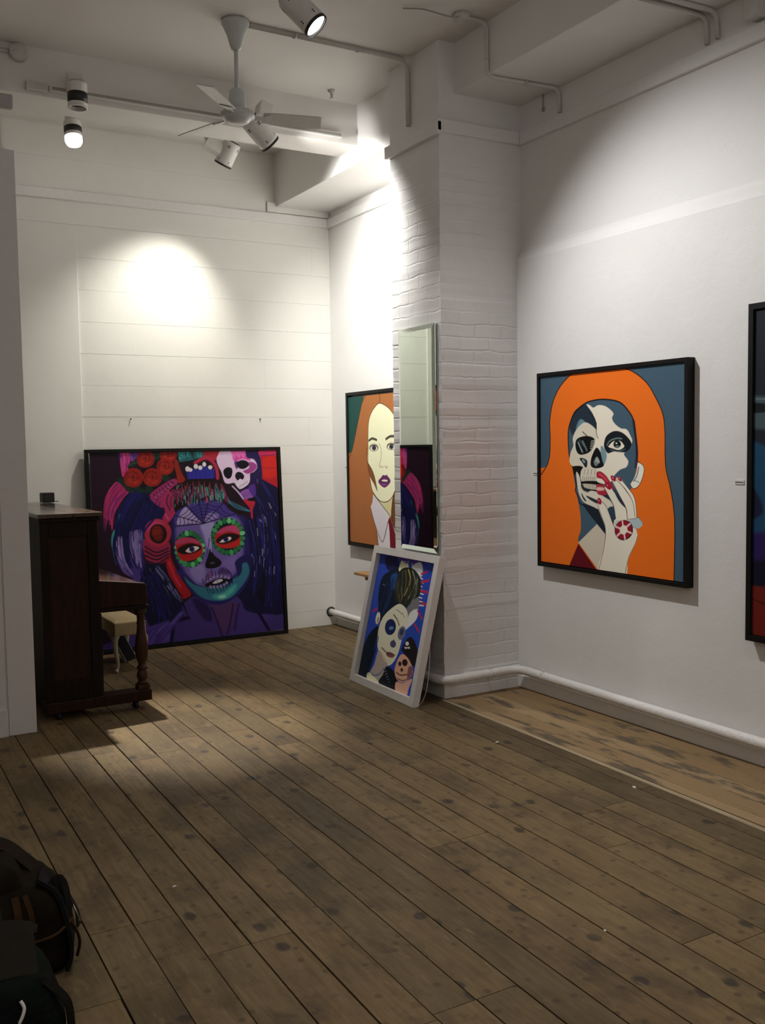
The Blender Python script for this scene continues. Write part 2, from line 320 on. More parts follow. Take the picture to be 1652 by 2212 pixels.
('s',(30,84,112),7.3,[(707,751),(720,721),(749,694),(791,678),(832,669)],6,1),
('s',(70,150,165),1.5,[(712,736),(720,715)],2,1),
('s',(70,150,165),1.5,[(722,731),(729,711)],2,1),
('s',(70,150,165),1.5,[(732,726),(739,707)],2,1),
('s',(70,150,165),1.5,[(742,720),(749,702)],2,1),
('s',(70,150,165),1.5,[(752,715),(759,698)],2,1),
('s',(70,150,165),1.5,[(761,710),(769,693)],2,1),
('s',(70,150,165),1.5,[(771,705),(778,689)],2,1),
('s',(70,150,165),1.5,[(781,700),(788,685)],2,1),
('s',(70,150,165),1.5,[(791,695),(798,680)],2,1),
('s',(70,150,165),1.5,[(801,690),(808,676)],2,1),
('s',(70,150,165),1.5,[(811,684),(818,671)],2,1),
('s',(70,150,165),1.5,[(821,679),(828,667)],2,1),
('p',(128,34,84),[(290,777),(348,822),(420,859),(441,837),(404,806),(367,765),(357,708),(310,738)],0,1),
('s',(40,12,40),4.7,[(312,780),(332,755)],4,1),
('s',(40,12,40),4.7,[(327,791),(346,768)],4,1),
('s',(40,12,40),5.2,[(342,802),(361,781)],4,1),
('s',(40,12,40),5.2,[(357,813),(375,794)],4,1),
('s',(40,12,40),5.1,[(372,824),(390,807)],4,1),
('s',(40,12,40),5.1,[(387,835),(404,820)],4,1),
('s',(40,12,40),5.1,[(402,846),(419,833)],4,1),
('s',(170,100,150),2.6,[(318,770),(328,759)],3,1),
('s',(170,100,150),2.6,[(334,782),(345,772)],3,1),
('s',(170,100,150),2.6,[(350,794),(361,785)],3,1),
('s',(170,100,150),2.3,[(367,806),(377,798)],3,1),
('s',(170,100,150),2.6,[(383,819),(393,811)],3,1),
('s',(170,100,150),2.6,[(399,831),(410,824)],3,1),
('p',(142,34,74),[(358,754),(390,803),(399,771),(395,728),(419,685),(414,667),(381,629),(352,652),(367,687),(357,722)],0,1),
('s',(58,18,62),7.3,[(389,778),(377,736),(394,693)],5,1),
('s',(190,80,120),5.1,[(368,673),(382,647)],8,1),
('p',(126,30,60),[(253,551),(383,523),(361,434),(311,418),(258,441)],0,1),
('s',(34,12,32),8.0,[(255,511),(312,477),(375,496)],3,1),
('s',(34,12,32),8.4,[(254,489),(312,458),(375,481)],3,1),
('s',(34,12,32),8.4,[(254,466),(311,439),(374,465)],3,1),
('s',(34,12,32),8.0,[(253,443),(311,419),(374,450)],3,1),
('p',(146,36,58),[(394,576),(384,540),(357,515),(321,507),(287,519),(262,547),(254,583),(264,619),(290,644),(325,652),(360,641),(386,613)],0,1),
('p',(168,50,90),[(350,624),(349,609),(338,594),(319,584),(298,582),(280,587),(271,599),(272,614),(283,628),(301,638),(323,641),(340,636)],26,1),
('p',(26,8,12),[(371,571),(364,546),(347,528),(324,522),(301,531),(285,550),(280,576),(286,601),(303,619),(326,625),(349,617),(365,597)],3,1),
('p',(108,24,18),[(348,581),(344,566),(333,555),(319,551),(305,556),(295,568),(292,584),(296,600),(307,611),(321,614),(335,610),(345,597)],12,1),
('s',(60,10,10),3.7,[(299,598),(331,603),(345,578),(319,555)],5,1),
('p',(90,20,16),[(347,553),(344,544),(336,538),(326,537),(315,539),(308,546),(305,555),(308,564),(316,570),(327,572),(337,569),(345,562)],10,1),
('p',(18,38,30),[(169,842),(163,837),(153,838),(142,842),(132,850),(128,859),(129,867),(135,871),(145,871),(156,866),(165,858),(170,849)],4,1),
('p',(18,38,30),[(211,794),(205,790),(194,792),(182,798),(171,806),(165,815),(165,823),(171,826),(182,825),(194,819),(205,810),(211,801)],4,1),
('p',(18,38,30),[(268,795),(262,790),(249,790),(234,794),(221,801),(212,810),(211,818),(217,823),(229,824),(244,820),(258,812),(267,803)],4,1),
('p',(18,38,30),[(309,805),(306,795),(298,787),(287,785),(277,788),(269,796),(267,806),(270,817),(278,824),(288,827),(299,824),(306,816)],4,1),
('p',(18,38,30),[(400,854),(394,847),(383,845),(371,847),(360,854),(354,863),(354,872),(360,879),(371,882),(384,880),(394,873),(400,864)],4,1),
('p',(18,38,30),[(234,950),(234,942),(228,934),(218,927),(206,924),(196,925),(190,930),(191,937),(197,945),(207,952),(219,955),(229,955)],4,1),
('p',(18,38,30),[(356,980),(353,969),(345,962),(334,959),(324,962),(316,970),(314,980),(317,991),(325,998),(335,1001),(346,998),(353,991)],4,1),
('p',(18,38,30),[(171,822),(164,821),(156,825),(150,833),(147,843),(147,852),(152,858),(159,859),(167,855),(174,847),(177,837),(176,828)],4,1),
('s',(50,90,64),2.2,[(195,933),(212,943),(230,946)],4,1),
('p',(122,22,17),[(444,986),(437,964),(420,948),(397,943),(375,949),(358,965),(353,987),(360,1009),(377,1025),(399,1030),(422,1025),(438,1008)],2,1),
('p',(142,32,23),[(425,966),(421,957),(409,950),(393,948),(377,951),(365,958),(361,967),(366,976),(378,982),(394,984),(410,982),(421,975)],14,1),
('s',(78,11,10),3.7,[(435,979),(419,958),(393,952),(369,965),(361,989),(373,1012)],4,1),
('s',(156,44,30),2.0,[(428,971),(413,958),(393,955),(375,963),(365,979)],4,1),
('s',(78,11,10),4.0,[(394,960),(375,970),(369,988),(379,1006),(399,1014),(418,1006)],4,1),
('s',(156,44,30),2.2,[(387,965),(376,974),(373,988),(378,1001),(391,1009)],4,1),
('s',(78,11,10),4.0,[(377,988),(384,1001),(399,1007),(413,1001),(420,988),(415,974)],4,1),
('s',(156,44,30),2.2,[(381,993),(388,1001),(399,1004),(409,1001),(416,993)],4,1),
('s',(78,11,10),3.7,[(397,1000),(407,998),(413,989),(411,979),(402,973),(391,974)],4,1),
('s',(156,44,30),2.0,[(401,997),(407,994),(410,989),(409,982),(404,977)],4,1),
('s',(78,11,10),4.0,[(406,982),(400,978),(393,979),(389,984),(390,990),(395,995)],4,1),
('s',(156,44,30),2.0,[(402,982),(399,981),(395,982),(393,984),(392,988)],4,1),
('p',(50,8,8),[(405,987),(404,985),(402,984),(399,983),(396,984),(394,985),(394,988),(395,990),(397,991),(399,992),(402,991),(404,990)],4,1),
('p',(122,22,17),[(324,964),(318,942),(300,926),(277,920),(254,926),(238,943),(233,965),(240,988),(257,1004),(280,1010),(302,1003),(319,987)],2,1),
('p',(142,32,23),[(305,944),(301,935),(289,928),(273,926),(257,928),(245,935),(241,945),(246,954),(258,960),(274,963),(290,960),(301,953)],14,1),
('s',(78,11,10),4.0,[(315,958),(299,936),(273,930),(249,943),(241,967),(253,990)],4,1),
('s',(156,44,30),2.0,[(308,949),(293,936),(273,933),(255,941),(245,958)],4,1),
('s',(78,11,10),4.0,[(274,938),(255,948),(249,967),(259,985),(279,992),(299,985)],4,1),
('s',(156,44,30),2.2,[(267,943),(256,953),(252,967),(258,980),(271,988)],4,1),
('s',(78,11,10),3.7,[(257,966),(264,980),(279,985),(294,980),(300,966),(295,952)],4,1),
('s',(156,44,30),2.0,[(261,971),(268,979),(279,982),(289,979),(296,971)],4,1),
('s',(78,11,10),4.0,[(277,979),(288,976),(293,967),(291,957),(282,951),(271,953)],4,1),
('s',(156,44,30),2.2,[(281,976),(287,973),(290,967),(289,960),(284,955)],4,1),
('s',(78,11,10),4.0,[(286,960),(280,957),(274,958),(270,963),(270,969),(275,973)],4,1),
('s',(156,44,30),2.0,[(282,960),(279,959),(275,960),(273,963),(273,966)],4,1),
('p',(50,8,8),[(285,966),(284,963),(282,962),(279,961),(276,962),(275,964),(274,966),(275,968),(277,970),(279,970),(282,970),(284,968)],4,1),
('p',(122,22,17),[(425,923),(418,901),(401,885),(378,879),(356,886),(340,902),(334,924),(341,946),(358,961),(381,967),(403,961),(419,945)],2,1),
('p',(142,32,23),[(406,903),(402,894),(390,887),(374,885),(358,888),(347,894),(343,904),(347,912),(359,919),(375,921),(391,918),(402,912)],14,1),
('s',(78,11,10),4.0,[(416,916),(400,895),(374,889),(350,902),(343,926),(355,948)],4,1),
('s',(156,44,30),2.2,[(409,908),(394,895),(374,892),(356,900),(346,916)],4,1),
('s',(78,11,10),4.0,[(375,897),(357,906),(351,925),(360,943),(380,950),(400,943)],4,1),
('s',(156,44,30),2.2,[(368,902),(357,911),(354,925),(360,938),(372,946)],4,1),
('s',(78,11,10),4.0,[(358,925),(365,938),(380,943),(395,938),(401,925),(396,911)],4,1),
('s',(156,44,30),2.2,[(362,930),(369,938),(380,941),(390,937),(397,929)],4,1),
('s',(78,11,10),4.0,[(378,937),(389,934),(394,926),(392,916),(383,910),(372,911)],4,1),
('s',(156,44,30),2.2,[(382,934),(388,931),(391,925),(390,919),(385,914)],4,1),
('s',(78,11,10),3.7,[(387,918),(381,915),(375,916),(371,921),(371,927),(377,931)],4,1),
('s',(156,44,30),2.2,[(383,919),(380,918),(376,919),(374,921),(374,924)],4,1),
('p',(50,8,8),[(386,924),(385,922),(383,920),(380,920),(378,920),(376,922),(375,924),(376,926),(378,928),(381,929),(383,928),(385,926)],4,1),
('p',(122,22,17),[(263,869),(255,844),(236,826),(211,820),(186,828),(168,846),(162,871),(169,896),(188,914),(213,920),(239,913),(257,894)],2,1),
('p',(142,32,23),[(242,846),(237,836),(223,829),(206,827),(188,830),(175,838),(171,848),(176,858),(189,865),(207,868),(225,865),(237,857)],14,1),
('s',(78,11,10),3.7,[(253,861),(235,838),(206,831),(179,846),(171,873),(184,899)],4,1),
('s',(156,44,30),2.0,[(245,852),(228,838),(206,835),(186,844),(175,862)],4,1),
('s',(78,11,10),4.0,[(207,840),(187,851),(180,873),(190,893),(212,901),(234,892)],4,1),
('s',(156,44,30),2.2,[(199,846),(187,857),(183,872),(190,887),(204,896)],4,1),
('s',(78,11,10),3.7,[(188,872),(196,887),(212,893),(229,887),(236,872),(231,856)],4,1),
('s',(156,44,30),2.0,[(193,877),(201,886),(212,890),(224,886),(231,877)],4,1),
('s',(78,11,10),4.0,[(211,886),(222,883),(229,873),(226,861),(216,855),(204,856)],4,1),
('s',(156,44,30),2.0,[(215,882),(222,879),(225,872),(224,865),(219,859)],4,1),
('s',(78,11,10),4.0,[(220,865),(214,861),(207,862),(202,868),(203,875),(209,879)],4,1),
('s',(156,44,30),2.0,[(216,865),(212,864),(209,865),(206,868),(206,871)],4,1),
('p',(50,8,8),[(219,871),(218,868),(216,867),(213,866),(210,867),(208,869),(207,871),(208,874),(210,876),(213,876),(216,876),(218,874)],4,1),
('p',(122,22,17),[(360,868),(352,844),(333,826),(308,821),(284,828),(266,846),(260,870),(268,894),(286,911),(311,917),(336,910),(354,892)],2,1),
('p',(142,32,23),[(339,846),(334,836),(321,829),(304,827),(286,830),(274,837),(270,847),(275,857),(287,864),(305,866),(322,863),(335,856)],14,1),
('s',(78,11,10),3.7,[(350,860),(333,837),(303,831),(278,845),(269,872),(283,897)],4,1),
('s',(156,44,30),2.2,[(342,852),(326,838),(304,835),(284,844),(274,861)],4,1),
('s',(78,11,10),4.0,[(305,840),(285,851),(278,871),(289,891),(310,899),(332,890)],4,1),
('s',(156,44,30),2.0,[(297,845),(285,856),(282,871),(288,885),(302,894)],4,1),
('s',(78,11,10),4.0,[(286,871),(294,885),(310,891),(326,885),(334,870),(328,855)],4,1),
('s',(156,44,30),2.2,[(291,876),(299,885),(310,888),(322,884),(329,876)],4,1),
('s',(78,11,10),3.7,[(308,884),(320,881),(326,871),(323,860),(313,854),(302,856)],4,1),
('s',(156,44,30),2.2,[(313,881),(319,877),(323,871),(321,864),(316,858)],4,1),
('s',(78,11,10),3.7,[(318,863),(312,860),(305,861),(300,866),(301,873),(307,878)],4,1),
('s',(156,44,30),2.0,[(314,864),(310,863),(306,864),(304,866),(303,870)],4,1),
('p',(50,8,8),[(317,870),(316,867),(314,865),(311,865),(308,866),(306,867),(305,870),(306,872),(308,874),(311,875),(314,874),(316,872)],4,1),
('p',(120,28,16),[(425,940),(444,958),(457,897),(481,850),(444,837),(435,887)],4,1),
('s',(110,50,50),2.0,[(444,947),(477,854)],2,1),
('s',(146,34,62),16.9,[(539,939),(591,965),(631,949),(655,908),(659,854)],6,1),
('s',(90,14,30),4.4,[(557,939),(594,952),(627,938),(645,901)],4,1),
('p',(32,33,124),[(491,897),(523,894),(527,909),(555,906),(558,901),(578,902),(579,920),(601,922),(606,902),(643,903),(642,854),(495,854)],0,0),
('s',(62,40,130),2.7,[(509,889),(508,857)],3,1),
('s',(62,40,130),2.9,[(527,889),(526,857)],3,1),
('s',(62,40,130),2.7,[(554,888),(553,856)],3,1),
('s',(62,40,130),2.9,[(578,888),(577,856)],3,1),
('s',(62,40,130),2.9,[(606,888),(605,855)],3,1),
('s',(62,40,130),2.9,[(626,887),(625,855)],3,1),
('p',(192,184,190),[(508,908),(506,901),(502,896),(496,894),(490,896),(486,901),(485,908),(486,915),(491,920),(497,922),(502,920),(507,915)],2,1),
('p',(192,184,190),[(523,903),(521,898),(517,894),(512,893),(506,894),(502,898),(501,903),(502,908),(507,912),(512,913),(517,911),(521,908)],2,1),
('p',(192,184,190),[(554,920),(552,914),(548,909),(542,907),(536,909),(532,914),(530,920),(532,927),(537,931),(543,933),(548,931),(552,927)],2,1),
('p',(192,184,190),[(578,913),(576,907),(571,903),(566,901),(560,903),(555,907),(554,913),(556,919),(560,923),(566,924),(572,923),(576,918)],2,1),
('p',(192,184,190),[(599,930),(597,924),(593,920),(588,918),(583,920),(579,924),(578,931),(580,937),(583,941),(589,943),(594,941),(597,936)],2,1),
('p',(192,184,190),[(632,913),(630,908),(626,904),(620,902),(614,904),(610,908),(608,914),(610,919),(614,923),(620,924),(626,923),(631,919)],2,1),
('p',(186,164,190),[(657,956),(666,977),(693,1003),(826,1002),(868,972),(887,912),(866,883),(843,872),(840,832),(822,810),(783,791),(764,806),(749,826),(718,822),(696,833),(682,883),(664,923)],0,1),
('p',(176,62,134),[(746,1006),(826,1005),(845,961),(844,943),(802,954),(759,940),(745,973)],12,1),
('s',(210,130,180),2.6,[(738,999),(743,977)],4,1),
('s',(210,130,180),2.6,[(747,999),(751,969)],4,1),
('s',(210,130,180),2.3,[(756,998),(760,962)],4,1),
('s',(210,130,180),2.6,[(766,998),(768,976)],4,1),
('s',(210,130,180),2.6,[(775,998),(777,969)],4,1),
('s',(210,130,180),2.6,[(784,998),(785,962)],4,1),
('s',(210,130,180),2.6,[(793,998),(794,976)],4,1),
('s',(210,130,180),2.6,[(802,998),(802,969)],4,1),
('s',(210,130,180),2.6,[(812,998),(810,961)],4,1),
('s',(210,130,180),2.6,[(821,998),(819,976)],4,1),
('p',(128,52,112),[(829,935),(864,935),(886,912),(862,883),(827,873),(804,888),(839,906)],7,1),
('p',(60,28,98),[(756,940),(779,940),(774,903),(762,907)],8,1),
('p',(24,18,60),[(826,1005),(888,994),(910,934),(908,838),(864,805),(841,817),(842,846),(866,879),(887,909),(868,950),(829,961)],7,1),
('p',(9,7,18),[(692,893),(713,911),(738,907),(743,885),(733,856),(715,849),(697,864)],0,1),
('p',(9,7,18),[(771,936),(798,949),(829,941),(838,920),(812,901),(785,903),(772,918)],0,1),
('p',(14,9,24),[(758,870),(773,885),(796,879),(809,858),(795,840),(784,848),(772,837),(759,852)],0,1),
('p',(30,16,50),[(741,816),(775,785),(825,810),(846,839),(872,809),(825,791),(782,774),(763,782)],5,1),
('p',(188,176,194),[(760,826),(788,846),(810,829),(832,854),(838,835),(822,814),(783,792),(768,804)],3,1),
('s',(60,40,80),1.8,[(775,793),(781,811)],2,1),
('s',(60,40,80),1.8,[(783,798),(789,815)],2,1),
('s',(60,40,80),2.0,[(791,803),(797,819)],2,1),
('s',(60,40,80),1.8,[(798,807),(805,824)],2,1),
('s',(60,40,80),1.8,[(806,812),(812,828)],2,1),
('s',(60,40,80),1.8,[(814,817),(820,832)],2,1),
('s',(60,40,80),1.8,[(822,822),(828,836)],2,1),
('p',(118,72,142),[(782,772),(837,791),(859,750),(802,733)],3,1),
('p',(64,36,112),[(829,795),(865,816),(871,764),(855,746)],6,1),
('s',(60,24,80),2.2,[(793,763),(801,740)],2,1),
('s',(60,24,80),2.2,[(804,766),(811,744)],2,1),
('s',(60,24,80),2.2,[(815,769),(822,747)],2,1),
('s',(60,24,80),2.2,[(826,773),(833,750)],2,1),
('s',(60,24,80),2.2,[(837,776),(844,754)],2,1),
('s',(170,150,185),7.3,[(739,808),(771,774),(797,737)],3,1),
('s',(120,100,150),1.8,[(881,842),(884,823)],2,1),
('p',(150,26,48),[(797,733),(862,720),(849,676),(847,629),(838,633),(832,684)],2,1),
('p',(10,5,12),[(874,730),(870,726),(860,723),(847,722),(833,724),(823,728),(820,732),(823,737),(833,740),(847,740),(861,739),(871,735)],6,1),
('s',(122,114,150),4.4,[(846,534),(841,490),(839,438)],6,1),
('s',(122,114,150),4.8,[(915,535),(910,486),(898,431)],6,1),
('s',(122,114,150),4.8,[(963,555),(976,509)],6,1),
('s',(122,114,150),4.8,[(965,666),(984,637)],6,1),
('s',(122,114,150),4.4,[(887,618),(901,603)],6,1),
('s',(122,114,150),4.4,[(917,630),(925,618)],6,1),
('s',(122,114,150),4.4,[(945,706),(956,679)],6,1),
('s',(122,114,150),4.4,[(948,514),(954,431)],6,1),
('s',(120,115,150),4.4,[(832,431),(834,418)],5,1),
('s',(120,115,150),4.4,[(895,421),(903,398)],5,1),
('s',(120,115,150),4.4,[(911,334),(915,315)],5,1),
('s',(26,30,86),9.6,[(871,749),(916,673),(954,597)],14,1),
('s',(26,30,86),10.4,[(912,823),(953,747),(992,670)],14,1),
('s',(26,30,86),9.5,[(934,597),(951,484)],14,1),
('s',(20,24,84),12.0,[(868,472),(868,322),(861,173)],16,1),
('s',(20,24,84),11.0,[(925,393),(934,279),(912,168)],16,1),
('s',(20,24,84),11.0,[(963,485),(972,352)],16,1),
('p',(5,5,18),[(861,341),(907,319),(913,206),(864,161),(847,249)],24,1),
('h',[(206,799),(137,720),(108,613),(111,491),(148,400)],[(347,747),(317,658),(254,579),(244,469),(269,392)],90,[(10,9,44),(16,15,68),(22,20,84),(8,7,30),(14,18,60)],4.7,3,1,0.3,0.9),
('h',[(180,596),(175,548),(180,494),(195,424)],[(241,600),(244,545),(237,483),(238,401)],70,[(120,104,156),(92,76,138),(70,56,118),(44,36,96),(140,126,170)],3.3,5,2,0.25,0.6),
('h',[(113,572),(110,511),(122,443),(173,364)],[(138,578),(141,510),(152,441),(190,370)],34,[(120,104,156),(92,76,138),(70,56,118),(44,36,96),(140,126,170)],3.3,4,3,0.25,0.7),
('h',[(122,858),(80,808),(60,733),(56,654)],[(188,805),(132,737),(100,683),(93,615)],46,[(160,40,90),(130,28,76),(84,28,92),(176,56,100),(110,26,72)],3.3,6,4,0.3,0.8),
('h',[(221,402),(239,304),(277,204),(274,94)],[(338,408),(404,291),(444,197),(477,109)],80,[(8,8,30),(14,14,56),(24,26,92),(5,5,18),(10,9,40)],4.2,3,5,0.3,0.9),
('h',[(283,412),(336,339),(376,266),(416,213)],[(317,416),(371,336),(417,248),(444,197)],16,[(120,120,155),(70,72,120)],2.8,3,6,0.15,0.4),
('h',[(799,609),(826,492),(838,345),(803,165)],[(979,763),(998,556),(1001,334),(992,119)],120,[(12,11,46),(18,18,74),(8,7,28),(24,26,92),(6,6,20)],5.6,4,7,0.25,0.7),
('h',[(837,637),(842,527),(840,418),(829,309)],[(961,661),(974,543),(979,424),(968,299)],16,[(124,116,152),(80,76,124),(52,56,120)],2.9,3,8,0.08,0.22),
('h',[(388,725),(393,773),(418,807)],[(418,682),(413,738),(439,793)],24,[(60,18,44),(150,40,80),(110,30,66)],4.2,3,9,0.4,0.9),
('h',[(152,1003),(154,949),(162,888)],[(198,1003),(193,949),(186,908)],22,[(176,60,124),(140,40,100),(190,84,140),(110,32,88)],3.3,4,10,0.3,0.8),
('h',[(301,91),(233,77),(190,19)],[(457,160),(370,70),(271,-24)],26,[(60,44,112),(44,32,86),(74,56,130)],9.8,16,11,0.3,0.8),
('h',[(409,721),(419,779),(443,828)],[(711,714),(705,771),(678,836)],110,[(40,120,114),(26,70,74),(130,34,66),(60,16,30),(18,8,14),(24,10,18),(84,40,80)],3.5,3,12,0.25,0.75),
('h',[(419,710),(424,758)],[(704,728),(698,786)],26,[(84,170,158),(60,150,140),(170,70,110)],2.8,3,13,0.2,0.5),
('h',[(438,1002),(457,953)],[(584,1004),(579,973)],40,[(30,90,94),(50,130,130),(14,40,46)],3.5,2,14,0.3,0.8),
]
